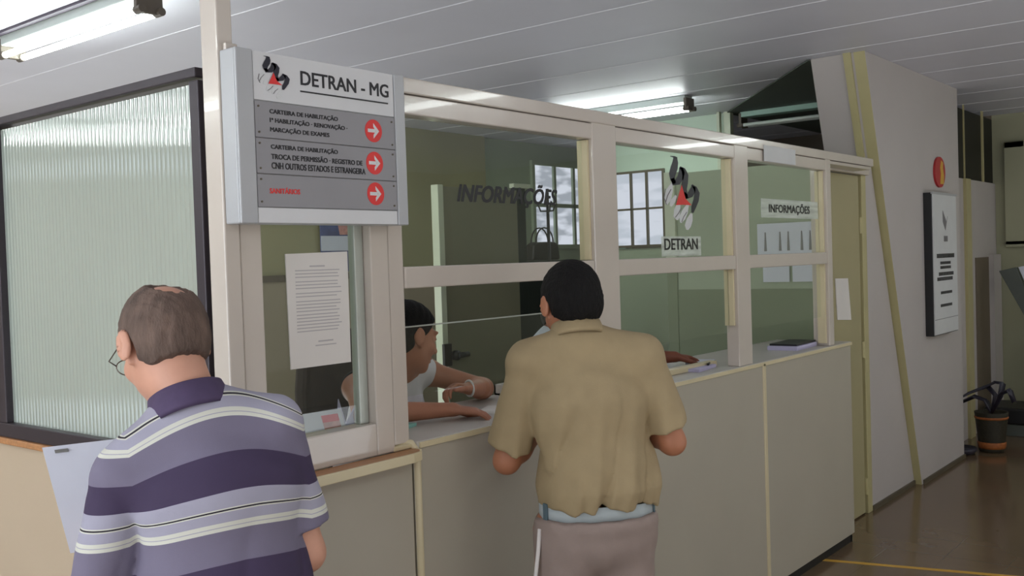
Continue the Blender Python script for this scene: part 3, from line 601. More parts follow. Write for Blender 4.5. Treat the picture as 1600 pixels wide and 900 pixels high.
# ================================================================== INSIDE THE BOOTH
def item(name, label, cat, loc, rz=0.0): return thing(name, label, cat, loc, rz)
Z = 1.115
cal = item('tent_calendar', 'white tent desk calendar with a red and yellow picture behind the left pane', 'calendar', (1.81, 2.20, Z), R(-8))
MB().prism([(-0.045, 0), (0.0, 0.095), (0.045, 0), (0.041, 0), (0, 0.088), (-0.041, 0)], 0, -0.09, 0.09).build('card', MT['paper_b'], cal)
def on_tent(x0, x1, t0, t1, m, n_):
    f = lambda t: (-0.045+0.045*t-0.0012, 0.095*t)
    a, b = f(t0), f(t1); mb = MB(); mb.v = [(x0, a[0], a[1]), (x1, a[0], a[1]), (x1, b[0], b[1]), (x0, b[0], b[1]), (x0, a[0]+.001, a[1]), (x1, a[0]+.001, a[1]), (x1, b[0]+.001, b[1]), (x0, b[0]+.001, b[1])]
    mb.f = [(0, 1, 2, 3), (7, 6, 5, 4), (0, 4, 5, 1), (2, 6, 7, 3)]; mb.mi = [0]*4
    mb.build(n_, m, cal)
on_tent(0.02, 0.075, 0.68, 0.88, MT['red'], 'red_heading'); on_tent(0.02, 0.075, 0.30, 0.68, MT['pinkish'], 'picture'); on_tent(0.02, 0.075, 0.08, 0.30, MT['green_print'], 'picture')
tag(box('sticky_pad', MT['yellow'], 1.80, 1.87, 2.09, 2.14, Z, Z+0.012), 'yellow note pad on the counter inside the left pane', 'note pad')
tag(MB().prism([(2.03, 2.13), (2.20, 2.18), (2.13, 2.33), (1.98, 2.27)], 2, Z, Z+0.010).build('paper_stack', MT['teal']), 'stack of teal papers under the clerk elbow inside the left pane', 'papers')
lf = item('folded_paper', 'lilac folded paper standing beside the tent calendar', 'paper', (2.00, 2.30, Z), R(20))
MB().prism([(-0.07, 0.0), (-0.05, 0.11), (-0.01, 0.03), (0.06, 0.08), (0.07, 0.0)], 1, -0.02, -0.017).prism([(-0.05, 0.0), (-0.03, 0.07), (0.03, 0.05), (0.07, 0.0)], 1, 0.02, 0.023).build('sheet', MT['lilac'], lf)
# tray and small things on the far side of the counter
tr_ = item('document_tray', 'shallow white document tray at the back of the counter behind the clerk hands', 'tray', (3.02, 2.34, Z), 0)
MB().box(-0.16, 0.16, -0.075, 0.075, 0, 0.008).box(-0.16, 0.16, 0.067, 0.075, 0, 0.04).box(-0.16, -0.152, -0.075, 0.075, 0, 0.04).box(0.152, 0.16, -0.075, 0.075, 0, 0.04).build('tray', MT['laminate_top'], tr_, 0.001)
MB().box(-0.13, 0.12, -0.06, 0.06, 0.008, 0.016).build('paper', MT['paper'], tr_)
st = item('stapler', 'dark grey stapler lying in front of the white document tray', 'stapler', (2.86, 2.19, Z), R(10))
MB().box(-0.07, 0.07, -0.015, 0.015, 0, 0.008).build('base', MT['steel'], st, 0.002); MB().prism([(-0.07, 0.01), (0.07, 0.012), (0.07, 0.022), (-0.03, 0.035), (-0.07, 0.03)], 1, -0.011, 0.011).build('lever', MT['cap'], st, 0.002)
pp = item('loose_papers', 'white loose papers beside the clerk fingers on the counter', 'papers', (2.56, 2.16, Z), R(15))
MB().prism([(-0.07, -0.05), (0.07, -0.05), (0.075, 0.05), (-0.07, 0.055)], 2, 0, 0.003).prism([(-0.04, -0.06), (0.09, -0.03), (0.07, 0.06), (-0.05, 0.04)], 2, 0.003, 0.005).build('sheet', MT['paper'], pp)
bk = item('notebook', 'lilac notebook with a dark pen on the counter by the brown hand', 'notebook', (3.93, 2.13, Z), R(8))
MB().box(-0.14, 0.08, -0.06, 0.05, 0, 0.014).build('cover', MT['lilac'], bk, 0.002); MB().tube([(0.0, -0.05, 0.02), (0.12, -0.02, 0.02)], 0.005, 8).build('pen', MT['blackp'], bk)
tag(MB().prism([(4.04, 2.12), (4.16, 2.16), (4.13, 2.26), (4.02, 2.24)], 2, Z, Z+0.018).build('crumpled_paper', MT['paper_b']), 'small white paper slip right of the lilac notebook', 'paper')
bk2 = item('book_stack', 'two lilac grey books lying at the right end of the counter', 'books', (4.98, 2.13, Z), R(3))
MB().box(-0.16, 0.14, -0.08, 0.08, 0, 0.022).build('book', MT['lilac'], bk2, 0.002); MB().box(-0.14, 0.15, -0.07, 0.075, 0.022, 0.032).build('book', MT['blackp'], bk2, 0.002)

# chair behind the clerk
ch = item('office_chair', 'dark brown office chair with rounded back behind the seated woman', 'chair', (2.92, 3.16, 0), R(190))
mb = MB(); n_ = 16; prof = [(-0.24, 0.80), (-0.25, 1.10), (-0.23, 1.24), (-0.16, 1.33), (0, 1.36), (0.16, 1.33), (0.23, 1.24), (0.25, 1.10), (0.24, 0.80)]
mb.prism(prof, 1, -0.22, -0.15); mb.build('backrest', MT['chair'], ch, 0.02)
MB().box(-0.24, 0.24, -0.15, 0.25, 0.62, 0.69).build('seat', MT['chair'], ch, 0.02)
MB().tube([(0, 0, 0.1), (0, 0, 0.62)], 0.03, 12).build('gas_column', MT['blackp'], ch); MB().tube([(0, -0.15, 0.62), (0, -0.235, 0.7), (0, -0.235, 0.95)], 0.018, 8).build('back_support', MT['blackp'], ch)
for i in range(5): a = 2*math.pi*i/5; leg = MB().tube([(0, 0, 0.12), (0.27*math.cos(a), 0.27*math.sin(a), 0.06)], [0.022, 0.014], 8).build('base_leg', MT['blackp'], ch); MB().lathe([(0.025, 0), (0.028, 0.025), (0.02, 0.05)], (0.27*math.cos(a), 0.27*math.sin(a), 0), 12).build('caster', MT['blackp'], leg)
# interior door, cabinet, coat stand and bag
d2 = struct(box('door_2', MT['door_in'], 4.54, 5.28, 4.2, 4.24, 0.0, 2.10, None, 0.002))
box('door_edge', MT['door_edge'], 4.485, 4.535, 4.19, 4.25, 0, 2.11, d2, 0.004)
MB().tube([(4.60, 4.2, 1.04), (4.60, 4.17, 1.04)], 0.032, 14).tube([(4.60, 4.165, 1.04), (4.69, 4.165, 1.04)], 0.018, 10).build('door_handle', MT['blackp'], d2, 0, True)
MB().box(4.475, 4.545, 4.17, 4.19, 0.98, 1.12).build('strike_plate', MT['blackp'], d2, 0.003)
cb = item('steel_cabinet', 'dark green steel cabinet standing right of the interior door', 'cabinet', (5.70, 4.52, 0))
MB().box(-0.27, 0.33, -0.22, 0.22, 0, 1.62).build('body', MT['cabinet'], cb, 0.004)
for s in (0, 1):
    dq = MB().box(-0.262+0.297*s, 0.028+0.297*s, -0.235, -0.22, 0.06, 1.58).build('cabinet_door', MT['cabinet'], cb, 0.003); MB().box(0.0+0.05*s, 0.012+0.05*s, -0.255, -0.235, 0.8, 0.92).build('handle', MT['steel'], dq)
tp = item('tall_panel', 'dark olive tall narrow panel between the interior door and the window', 'panel', (5.345, 4.24, 0))
MB().box(-0.06, 0.06, -0.015, 0.015, 0, 2.12).build('board', MT['cabinet'], tp, 0.002); MB().box(-0.07, 0.12, -0.02, 0.02, 2.12, 2.15).build('top_rail', MT['door_edge'], tp, 0.002)
hb = item('handbag', 'black handbag with arched handle standing on the dark green cabinet', 'handbag', (5.84, 4.42, 1.62), R(-15))
MB().prism([(-0.13, 0), (0.13, 0), (0.115, 0.115), (0.08, 0.135), (-0.08, 0.135), (-0.115, 0.115)], 1, -0.05, 0.05).build('bag_body', MT['bag'], hb, 0.012)
for yy in (-0.03, 0.03): MB().tube([(-0.08+0.0*i, yy, 0.12) if i == 0 else (-0.08*math.cos(math.pi*i/10), yy, 0.13+0.11*math.sin(math.pi*i/10)) for i in range(11)], 0.006, 8).build('bag_handle', MT['bag'], hb, 0, True)
cs = item('coat_stand', 'thin black coat stand pole in front of the window grid', 'coat stand', (5.36, 4.00, 0))
MB().tube([(0, 0, 0.03), (0, 0, 2.10)], 0.011, 8).build('pole', MT['blackp'], cs, 0, True); MB().lathe([(0.16, 0), (0.16, 0.02), (0.03, 0.04)], (0, 0, 0), 20).build('foot', MT['blackp'], cs, 0, True)
for a in (0.4, 2.5, 4.6): MB().tube([(0, 0, 1.95), (0.05*math.cos(a), 0.05*math.sin(a), 1.95), (0.07*math.cos(a), 0.07*math.sin(a), 2.0)], 0.006, 6).build('hook', MT['blackp'], cs)
# posters on the back wall
po = item('wall_poster_or_panel', 'dark blue poster with pale figure on the olive back wall above the rail', 'poster', (5.39, 6.12, 1.58))
MB().box(-0.22, 0.22, -0.004, 0.004, 0, 0.62).build('sheet', MT['blue_poster'], po); MB().prism([(-0.02, 0.30), (0.12, 0.30), (0.10, 0.45), (0.03, 0.56), (-0.05, 0.45)], 1, -0.006, -0.004).build('pale_figure', MT['pinkish'], po)
MB().box(-0.22, 0.22, -0.007, -0.005, 0.17, 0.29).build('pale_band', MT['paper_b'], po)
tag(box('notice_sheet_or_panel', MT['paper_b'], 5.50, 5.65, 6.11, 6.115, 1.20, 1.49), 'pale sheet below the dark rail of the olive back wall', 'notice')

# ================================================================== PEOPLE (implicit surfaces meshed into continuous skins)
def v3(*a): return np.array(a, float)
def cone(a, b, ra, rb):
    a, b = np.array(a, float), np.array(b, float); ba = b-a; L2 = max(ba@ba, 1e-9)
    def f(P):
        q = P-a; t = np.clip(q@ba/L2, 0, 1); return np.linalg.norm(q-t[:, None]*ba, axis=1)-(ra+(rb-ra)*t)
    return f
def fcone(a, b, ra, rb, X):
    """capsule with elliptic section: ra/rb = (half width along X, half depth)"""
    a, b, X = np.array(a, float), np.array(b, float), np.array(X, float); X = X/np.linalg.norm(X); ba = b-a; L2 = max(ba@ba, 1e-9)
    def f(P):
        q = P-a; t = np.clip(q@ba/L2, 0, 1); v = q-t[:, None]*ba; cx = v@X; r2 = np.maximum((v*v).sum(1)-cx*cx, 0)
        rx = ra[0]+(rb[0]-ra[0])*t; ry = ra[1]+(rb[1]-ra[1])*t
        k = np.sqrt((cx/rx)**2+r2/ry**2); g = np.sqrt((cx/rx**2)**2+r2/ry**4)+1e-9
        return np.where(k < 1e-4, -np.minimum(rx, ry), k*(k-1)/g)
    return f
def ell(c, r, Rm=None):
    c, r = np.array(c, float), np.array(r, float); Rm = np.eye(3) if Rm is None else Rm
    def f(P):
        q = (P-c)@Rm; k = np.linalg.norm(q/r, axis=1); g = np.linalg.norm(q/r**2, axis=1)+1e-9
        return np.where(k < 1e-4, -r.min(), k*(k-1)/g)
    return f
def plane(n, d):
    n = np.array(n, float); n = n/np.linalg.norm(n)
    return lambda P: P@n-d
def combine(prims, P, sel=None):
    d = np.full(len(P), 1e3)
    for i, (f, k, op) in enumerate(prims):
        if sel is not None and not sel[i]: continue
        e = f(P)
        if op == 'u':
            h = np.maximum(k-np.abs(d-e), 0)/max(k, 1e-6); d = np.minimum(d, e)-h*h*k*0.25
        elif op == 's':
            h = np.maximum(k-np.abs(d+e), 0)/max(k, 1e-6); d = np.maximum(d, -e)+h*h*k*0.25
        else: d = np.maximum(d, e)
    return d
def surf(name, prims, h, m, parent=None, disp=None, smooth_it=1):
    # bounds from union primitives by coarse sampling
    g = np.stack(np.meshgrid(np.arange(-0.9, 0.9, 0.05), np.arange(-0.9, 0.9, 0.05), np.arange(-0.1, 1.9, 0.05), indexing='ij'), -1).reshape(-1, 3)
    dg = combine(prims, g); ins = g[dg < 0.09]
    lo, hi = ins.min(0)-0.06, ins.max(0)+0.06
    B = 10; n = (np.ceil((hi-lo)/h/B).astype(int)+1)*B
    vals = np.ones(n, np.float32)
    nb = n//B; bi = np.stack(np.meshgrid(*[np.arange(q) for q in nb], indexing='ij'), -1).reshape(-1, 3)
    cen = lo+(bi*B+(B-1)/2)*h; Rb = h*B*0.9
    D = np.stack([f(cen) for f, k, op in prims], 1); ops = [op for _, _, op in prims]
    dc = combine(prims, cen); loc = np.stack(np.meshgrid(*[np.arange(B)]*3, indexing='ij'), -1).reshape(-1, 3)
    for j in range(len(cen)):
        i0 = bi[j]*B; sl = tuple(slice(i0[q], i0[q]+B) for q in range(3))
        if abs(dc[j]) > Rb*1.6+0.02:
            vals[sl] = np.sign(dc[j]); continue
        md = min(D[j][q] for q in range(len(ops)) if ops[q] == 'u')
        sel = [(D[j][q] < max(md, 0)+Rb*2.4+0.04) if ops[q] != 'i' else True for q in range(len(ops))]
        P = lo+(i0+loc)*h; d = combine(prims, P, sel)
        if disp is not None: d = d+disp(P)
        vals[sl] = d.reshape(B, B, B)
    s = vals < 0; cnt = np.zeros(np.array(n)-1, np.int8)
    offs = [(a, b, c) for a in (0, 1) for b in (0, 1) for c in (0, 1)]
    for a, b, c in offs: cnt += s[a:n[0]-1+a, b:n[1]-1+b, c:n[2]-1+c]
    act = np.argwhere((cnt > 0) & (cnt < 8)); idx = -np.ones(cnt.shape, np.int64); idx[tuple(act.T)] = np.arange(len(act))
    cv = np.stack([vals[act[:, 0]+a, act[:, 1]+b, act[:, 2]+c] for a, b, c in offs], 1).astype(float); oc = np.array(offs, float)
    acc = np.zeros((len(act), 3)); num = np.zeros(len(act))
    for i in range(8):
        for j in range(i+1, 8):
            if np.abs(oc[i]-oc[j]).sum() == 1:
                m_ = (cv[:, i] < 0) != (cv[:, j] < 0); t = np.where(m_, cv[:, i]/np.where(m_, cv[:, i]-cv[:, j], 1), 0)
                acc += m_[:, None]*(oc[i]+t[:, None]*(oc[j]-oc[i])); num += m_
    V = lo+(act+acc/num[:, None])*h
    faces = []
    for axis in range(3):
        u, w_ = [(1, 2), (2, 0), (0, 1)][axis]
        s0 = s[tuple(slice(0, n[q]-1) for q in range(3))]
        sh = [slice(0, n[q]-1) for q in range(3)]; sh[axis] = slice(1, n[axis]); s1 = s[tuple(sh)]
        e = np.argwhere(s0 != s1); e = e[(e[:, u] > 0) & (e[:, w_] > 0)]
        flip = ~s0[tuple(e.T)]
        du = np.zeros(3, int); du[u] = 1; dw = np.zeros(3, int); dw[w_] = 1
        q = np.stack([idx[tuple((e-du-dw).T)], idx[tuple((e-dw).T)], idx[tuple(e.T)], idx[tuple((e-du).T)]], 1)
        q[flip] = q[flip][:, ::-1]; faces.append(q)
    Fq = np.concatenate(faces); Fq = Fq[(Fq >= 0).all(1)]
    for _ in range(smooth_it):
        S = np.zeros_like(V); C_ = np.zeros(len(V))
        for a in range(4):
            i, j = Fq[:, a], Fq[:, (a+1) % 4]
            np.add.at(S, i, V[j]); np.add.at(C_, i, 1); np.add.at(S, j, V[i]); np.add.at(C_, j, 1)
        V = V*0.5+0.5*S/np.maximum(C_, 1)[:, None]
    me = bpy.data.meshes.new(name); me.vertices.add(len(V)); me.vertices.foreach_set('co', V.ravel())
    me.loops.add(len(Fq)*4); me.loops.foreach_set('vertex_index', Fq.ravel().astype(np.int32)); me.polygons.add(len(Fq))
    me.polygons.foreach_set('loop_start', np.arange(0, len(Fq)*4, 4, dtype=np.int32)); me.polygons.foreach_set('loop_total', np.full(len(Fq), 4, np.int32))
    me.update(calc_edges=True); me.validate(); me.polygons.foreach_set('use_smooth', [True]*len(me.polygons)); me.materials.append(m)
    o = bpy.data.objects.new(name, me); COL.objects.link(o)
    if parent: o.parent = parent
    return o

def rotm(yaw=0, pitch=0, roll=0):
    """yaw + = turn left, pitch + = look down, roll + = tilt to the right shoulder; columns = local axes (right, forward, up)"""
    return np.array(Matrix.Rotation(R(yaw), 3, 'Z') @ Matrix.Rotation(R(-pitch), 3, 'X') @ Matrix.Rotation(R(roll), 3, 'Y'))
def head_prims(c, Rm, neck, female=False, k=0.018):
    c = np.array(c, float); T = lambda x, y, z: c+Rm@v3(x, y, z)
    E = lambda p, r: ell(T(*p), r, Rm); p = []
    A = lambda f, k_=k, op='u': p.append((f, k_, op))
    A(E((0, -0.012, 0.028), (0.074, 0.094, 0.086))); A(E((0, 0.018, -0.015), (0.064, 0.072, 0.080))); A(E((0, 0.035, -0.062), (0.050 if not female else 0.045, 0.048, 0.046)), 0.03)
    A(E((0, 0.066, -0.092), (0.022, 0.018, 0.018)), 0.02)
    for s in (-1, 1):
        A(E((s*0.036, 0.066, -0.022), (0.024, 0.020, 0.022)), 0.02)                       # cheek
        A(E((s*0.030, 0.092, 0.012), (0.017, 0.014, 0.011)), 0.008, 's')                    # eye socket
        A(E((s*0.031, 0.079, 0.011), (0.0125, 0.0115, 0.0105)), 0.003)                      # lids
        A(E((s*0.030, 0.081, 0.032), (0.024, 0.010, 0.008)), 0.012)                         # brow
        A(cone(T(s*0.072, 0.002, 0.022), T(s*0.071, 0.010, -0.030), 0.010, 0.007), 0.006)   # ear root
        A(ell(T(s*0.087, -0.008, 0.000), (0.0075, 0.020, 0.033), Rm@rotm(s*-22, -8, 0)), 0.005)
        A(ell(T(s*0.095, -0.002, 0.002), (0.004, 0.009, 0.018), Rm@rotm(s*-22, -8, 0)), 0.003, 's')
        A(E((s*0.010, 0.100, -0.030), (0.008, 0.009, 0.007)), 0.006)                        # nostril wing
    A(cone(T(0, 0.084, 0.018), T(0, 0.110, -0.026), 0.007, 0.010), 0.012)
    A(E((0, 0.088, -0.056), (0.021, 0.010, 0.005)), 0.004); A(E((0, 0.086, -0.067), (0.018, 0.010, 0.006)), 0.004)
    A(cone(T(0, -0.022, -0.035), neck, 0.052 if not female else 0.044, 0.058 if not female else 0.050), 0.03)
    return p
def hand_prims(w, d, nrm, side, curl=25, spread=5, scale=1.0, thumb=35):
    """w wrist, d finger direction, nrm palm normal (palm side); side +1 = thumb towards +cross(d,nrm)"""
    w, d, nrm = [np.array(q, float) for q in (w, d, nrm)]; d /= np.linalg.norm(d); nrm -= d*(nrm@d); nrm /= np.linalg.norm(nrm); l = np.cross(d, nrm)*side
    s = scale; p = []
    p.append((fcone(w, w+d*0.075*s, (0.026*s, 0.016*s), (0.038*s, 0.013*s), l), 0.015, 'u'))
    for i, (off, L, r) in enumerate(((0.029, 0.076, .0088), (0.010, 0.084, .0092), (-0.010, 0.078, .0086), (-0.029, 0.062, .0076))):
        a = w+d*0.078*s+l*off*s; ang = R(spread*(1.5-i)); dd = d*math.cos(ang)+l*math.sin(ang); cu = 0
        for q, fr in enumerate((0.45, 0.32, 0.23)):
            cu += R(curl*(1+0.12*i)); e = a+(dd*math.cos(cu)+nrm*math.sin(cu))*L*fr*s; r1 = r*s*(1-0.12*q); p.append((cone(a, e, r1, r1*0.88), 0.003 if q == 0 else 0.001, 'u')); a = e
    a = w+d*0.022*s+l*0.026*s+nrm*0.006*s; t1 = a+(d*math.cos(R(thumb))+l*math.sin(R(thumb))+nrm*0.25)*0.045*s; t2 = t1+(d*0.95+l*0.15+nrm*0.25)*0.03*s; t3 = t2+(d+nrm*0.25)*0.022*s
    p += [(cone(a, t1, 0.0135*s, 0.0108*s), 0.010, 'u'), (cone(t1, t2, 0.0108*s, 0.0095*s), 0.002, 'u'), (cone(t2, t3, 0.0095*s, 0.0078*s), 0.002, 'u')]
    return p
def arm_prims(S, E_, W, r=(0.047, 0.038, 0.033, 0.040, 0.025)):
    S, E_, W = [np.array(q, float) for q in (S, E_, W)]; m = E_+(W-E_)*0.25
    return [(cone(S, E_, r[0], r[1]), 0.03, 'u'), (cone(E_, m, r[2]+.003, r[3]), 0.02, 'u'), (cone(m, W, r[3], r[4]), 0.02, 'u')]
def leg_prims(Hp, K, A, kk=1.0): return [(cone(Hp, K, 0.078*kk, 0.052*kk), 0.04, 'u'), (cone(K, v3(*A)*0.35+v3(*K)*0.65, 0.050*kk, 0.052*kk), 0.03, 'u'), (cone(v3(*A)*0.35+v3(*K)*0.65, A, 0.052*kk, 0.034*kk), 0.03, 'u')]
def torso_prims(J, X, g=0.0, w=1.0, hips=True):
    p = []; A = lambda f, k_=0.04, op='u': p.append((f, k_, op))
    Pv, Wa, Ch, Nk = J['pelvis'], J['waist'], J['chest'], J['neck']
    A(fcone(Pv, Wa, (0.150*w+g, 0.105+g), (0.138*w+g, 0.098+g), X)); A(fcone(Wa, Ch, (0.138*w+g, 0.098+g), (0.158*w+g, 0.108+g), X)); A(fcone(Ch, np.array(Nk)*0.55+np.array(Ch)*0.45, (0.155*w+g, 0.104+g), (0.115*w+g, 0.072+g), X))
    for s in ('L', 'R'): A(cone(Nk, J['sh'+s], 0.052+g, 0.055+g), 0.05)
    return p
def shoe(name, A, toe_dir, parent):
    A = np.array(A, float); t = np.array(toe_dir, float)/np.linalg.norm(toe_dir); t[2] = 0; sd = np.cross(t, (0, 0, 1))
    pr = [(fcone(A+t*-0.03+v3(0, 0, -A[2]+0.045), A+t*0.08+v3(0, 0, -A[2]+0.04), (0.036, 0.042), (0.045, 0.036), sd), 0.02, 'u'), (fcone(A+t*0.08+v3(0, 0, -A[2]+0.04), A+t*0.17+v3(0, 0, -A[2]+0.032), (0.045, 0.034), (0.036, 0.028), sd), 0.02, 'u'), (cone(A+v3(0, 0, -A[2]+0.05), A+v3(0, 0, -A[2]+0.10), 0.042, 0.044), 0.02, 'u'),
          (plane((0, 0, -1), -0.002), 0, 'i')]
    return surf(name, pr, 0.006, MT['shoe'], parent)
def collar(center, Rm, rx, ry, m, parent, h=0.045, name='collar', open_front=40):
    """folded shirt collar: a stand rising round the neck and a leaf folded outwards"""
    prof = [(1.0, 0.0), (0.97, h*0.9), (1.0, h), (1.06, h*0.95), (1.22, 0.0), (1.24, -0.012), (1.20, -0.006), (1.05, h*0.8)]
    n = 40; mb = MB(); c = np.array(center, float)
    a0 = R(90+open_front/2); a1 = R(450-open_front/2)
    for i in range(n+1):
        a = a0+(a1-a0)*i/n; ext = 1+0.18*abs((i/n)-0.5)*2
        for s, z in prof:
            z2 = z if z > 0.01 else z-0.02*(abs(i/n-0.5)*2)**3; q = Rm@v3(rx*s*math.cos(a), ry*s*math.sin(a)*ext, z2); mb.v.append(tuple(c+q))
    k_ = len(prof)
    for i in range(n):
        for j in range(k_): mb.f.append((i*k_+j, i*k_+(j+1) % k_, (i+1)*k_+(j+1) % k_, (i+1)*k_+j)); mb.mi.append(0)
    mb.f += [tuple(range(k_)), tuple(range(n*k_, n*k_+k_))[::-1]]; mb.mi += [0, 0]
    return mb.build(name, m, parent, 0, True)
def eyes(c, Rm, parent):
    for s in (-1, 1):
        q = np.array(c)+Rm@v3(s*0.031, 0.0825, 0.011); mb = MB().lathe([(0.0001, -0.009), (0.0064, -0.0064), (0.009, 0), (0.0064, 0.0064), (0.0001, 0.009)], tuple(q), 12); e = mb.build('eye', MT['white_eye'], parent, 0, True)
        q2 = np.array(c)+Rm@v3(s*0.031, 0.0885, 0.011); MB().lathe([(0.0001, -0.0048), (0.0034, -0.0034), (0.0048, 0), (0.0034, 0.0034), (0.0001, 0.0048)], tuple(q2), 10).build('iris', MT['hair_k'], e, 0, True)
        MB().tube([tuple(np.array(c)+Rm@v3(s*u, v, z)) for u, v, z in ((0.014, 0.091, 0.031), (0.030, 0.091, 0.036), (0.046, 0.080, 0.032))], [0.003, 0.0035, 0.002], 6).build('eyebrow', MT['hair_k'], parent, 0, True)
def sway(P, a, fx, fz, ph=0.0): return a*np.sin(P[:, 0]*fx+P[:, 2]*fz+ph)

# ---------- man 2: khaki shirt, at the counter
VD = math.atan2(0.58, 0.8146)                        # bearing of this man from the entrance side
FACE2 = R(50)
m2 = thing('person', 'person with black hair in khaki short sleeved shirt standing at the counter', 'person', (0.8146*2.86+0.013, 0.582*2.86-0.017, 0), FACE2-math.pi/2)
da = FACE2-VD
def V2(x, y, z): return v3(x*math.cos(da)+y*math.sin(da), -x*math.sin(da)+y*math.cos(da), z)
X2 = (1, 0, 0)
J = dict(pelvis=V2(0.036, 0, 0.86), waist=V2(0.034, 0.0, 1.0), chest=V2(0.024, 0.0, 1.21), neck=V2(-0.005, 0.015, 1.372), shL=V2(-0.150, 0.0, 1.325), shR=V2(0.178, 0.02, 1.330))
hc = V2(-0.022, 0.055, 1.483); HR = rotm(8, 24, 0)
EL, ER = V2(-0.225, 0.02, 1.035), V2(0.262, 0.05, 1.075); WL, WR = V2(-0.10, 0.24, 1.135), V2(0.13, 0.24, 1.140)
pr = head_prims(hc, HR, J['neck'], k=0.018)+torso_prims(J, X2, -0.03)+arm_prims(J['shL'], EL, WL)+arm_prims(J['shR'], ER, WR)
pr += hand_prims(WL, (0.25, 1, 0.05), (0, 0, -1), 1, 22)+hand_prims(WR, (-0.15, 1, 0.05), (0, 0, -1), -1, 22)
pr += leg_prims((-0.085, 0, 0.84), (-0.10, 0.02, 0.47), (-0.11, 0, 0.09), 0.9)+leg_prims((0.085, 0, 0.84), (0.10, 0.02, 0.47), (0.11, 0, 0.09), 0.9)
surf('body', pr, 0.0045, MT['skin2'], m2)
def shirt_prims(J, X, EL, ER, fl=0.86, fr=0.86, g=0.016, w=1.0, sr=0.06, hem=0.915, hemr=(0.178, 0.130), ks=0.014):
    p = torso_prims(J, X, g, w); p.append((fcone(J['waist'], J['hem'], (0.160, 0.122), hemr, X), 0.05, 'u'))
    for S, E_, f in ((J['shL'], EL, fl), (J['shR'], ER, fr)):
        S, E_ = np.array(S), np.array(E_); e = S+(E_-S)*f; d = (e-S)/np.linalg.norm(e-S)
        base = cone(S, e+d*0.03, sr, sr+0.008)
        lim = float(e@d)
        p.append(((lambda P, b=base, d=d, l=lim: np.maximum(b(P), P@d-l)), ks, 'u'))
    p.append((plane((0, 0, -1), -hem), 0, 'i'))
    return p
J['hem'] = V2(0.036, -0.005, 0.955)
def folds2(P):
    low = np.clip((1.28-P[:, 2])/0.3, 0, 1); c = np.clip(1-np.abs(P[:, 0])/0.2, 0, 1)
    f = 0.014*low*(1-2*np.abs(np.sin(P[:, 0]*24+np.sin(P[:, 2]*9)*0.9+P[:, 1]*10))**0.6)+0.004*low*np.sin(P[:, 0]*120-P[:, 2]*14)
    f += 0.003*np.clip((0.985-P[:, 2])/0.07, 0, 1)*np.sin(P[:, 0]*150+P[:, 1]*90)
    return f+0.0025*np.sin(P[:, 0]*25+P[:, 2]*38)*np.sin(P[:, 2]*22+P[:, 1]*30)+0.010*np.clip((0.965-P[:, 2])/0.04, 0, 1)
surf('shirt', shirt_prims(J, X2, EL, ER, 0.86, 0.80, 0.012, 1.0, 0.058, 0.914, (0.172, 0.128)), 0.006, MT['tan'], m2, folds2)
collar(V2(-0.008, 0.024, 1.398), rotm(0, 20, 0), 0.068, 0.070, MT['tan'], m2, 0.036)
def trousers(J, top, parent, m, K=((-0.10, 0.02, 0.47), (0.10, 0.02, 0.47)), A=((-0.11, 0, 0.10), (0.11, 0, 0.10)), rx=0.158):
    p = [(fcone((0.015, 0, top-0.05), (0.015, 0, 0.86), (rx, 0.112), (rx+0.012, 0.122), (1, 0, 0)), 0.04, 'u'), (fcone((0.015, -0.02, 0.86), (0.015, -0.02, 0.83), (rx+0.01, 0.12), (rx, 0.11), (1, 0, 0)), 0.04, 'u')]
    for s, kk, a in ((-1, K[0], A[0]), (1, K[1], A[1])): p += [(cone((s*0.083+0.01, -0.005, 0.83), kk, 0.098, 0.072), 0.03, 'u'), (cone(kk, a, 0.072, 0.060), 0.03, 'u')]
    p += [(plane((0, 0, 1), top), 0, 'i'), (plane((0, 0, -1), -0.06), 0, 'i')]
    return surf('trousers', p, 0.008, m, parent, lambda P: 0.003*np.sin(P[:, 2]*30+P[:, 0]*40)*np.sin(P[:, 0]*50+P[:, 2]*12))
tz = trousers(J, 0.884, m2, MT['trouser']); tz.location = V2(0.018, 0, 0)
pts = [(0.17*math.cos(t)*0.965+0.015, 0.124*math.sin(t)*0.97, 0.902+0.004*math.sin(t*3)) for t in [2*math.pi*i/40 for i in range(41)]]
mb = MB()
for a in pts:
    for dz, dr in ((-0.02, 1.0), (-0.02, 1.03), (0.02, 1.03), (0.02, 1.0)): mb.v.append((a[0]*dr, a[1]*dr, a[2]+dz))
for i in range(40):
    for j in range(4): mb.f.append((i*4+j, i*4+(j+1) % 4, i*4+4+(j+1) % 4, i*4+4+j)); mb.mi.append(0)
mb.build('belt', MT['belt'], m2, 0, True).location = V2(0.018, 0, 0)
for a in (200, 340, 40, 140):
    t = R(a); MB().box(-0.009, 0.009, -0.003, 0.003, -0.028, 0.028).build('belt_loop', MT['loop'], m2, 0.001).matrix_local = Matrix.Translation(Vector((0.176*math.cos(t)*0.975+0.015, 0.130*math.sin(t)*0.975, 0.902))+Vector(V2(0.018, 0, 0))) @ Matrix.Rotation(t-math.pi/2, 4, 'Z')
MB().tube([(-0.165, -0.045, 0.86), (-0.172, -0.05, 0.80), (-0.182, -0.035, 0.7), (-0.175, -0.01, 0.5), (-0.17, -0.01, 0.1)], 0.006, 8).build('trouser_piping', MT['piping'], m2, 0, True).location = V2(0.018, 0, 0)
for s in (-1, 1): shoe('shoe', (s*0.11, -0.01, 0.09), (s*0.15, 1, 0), m2)
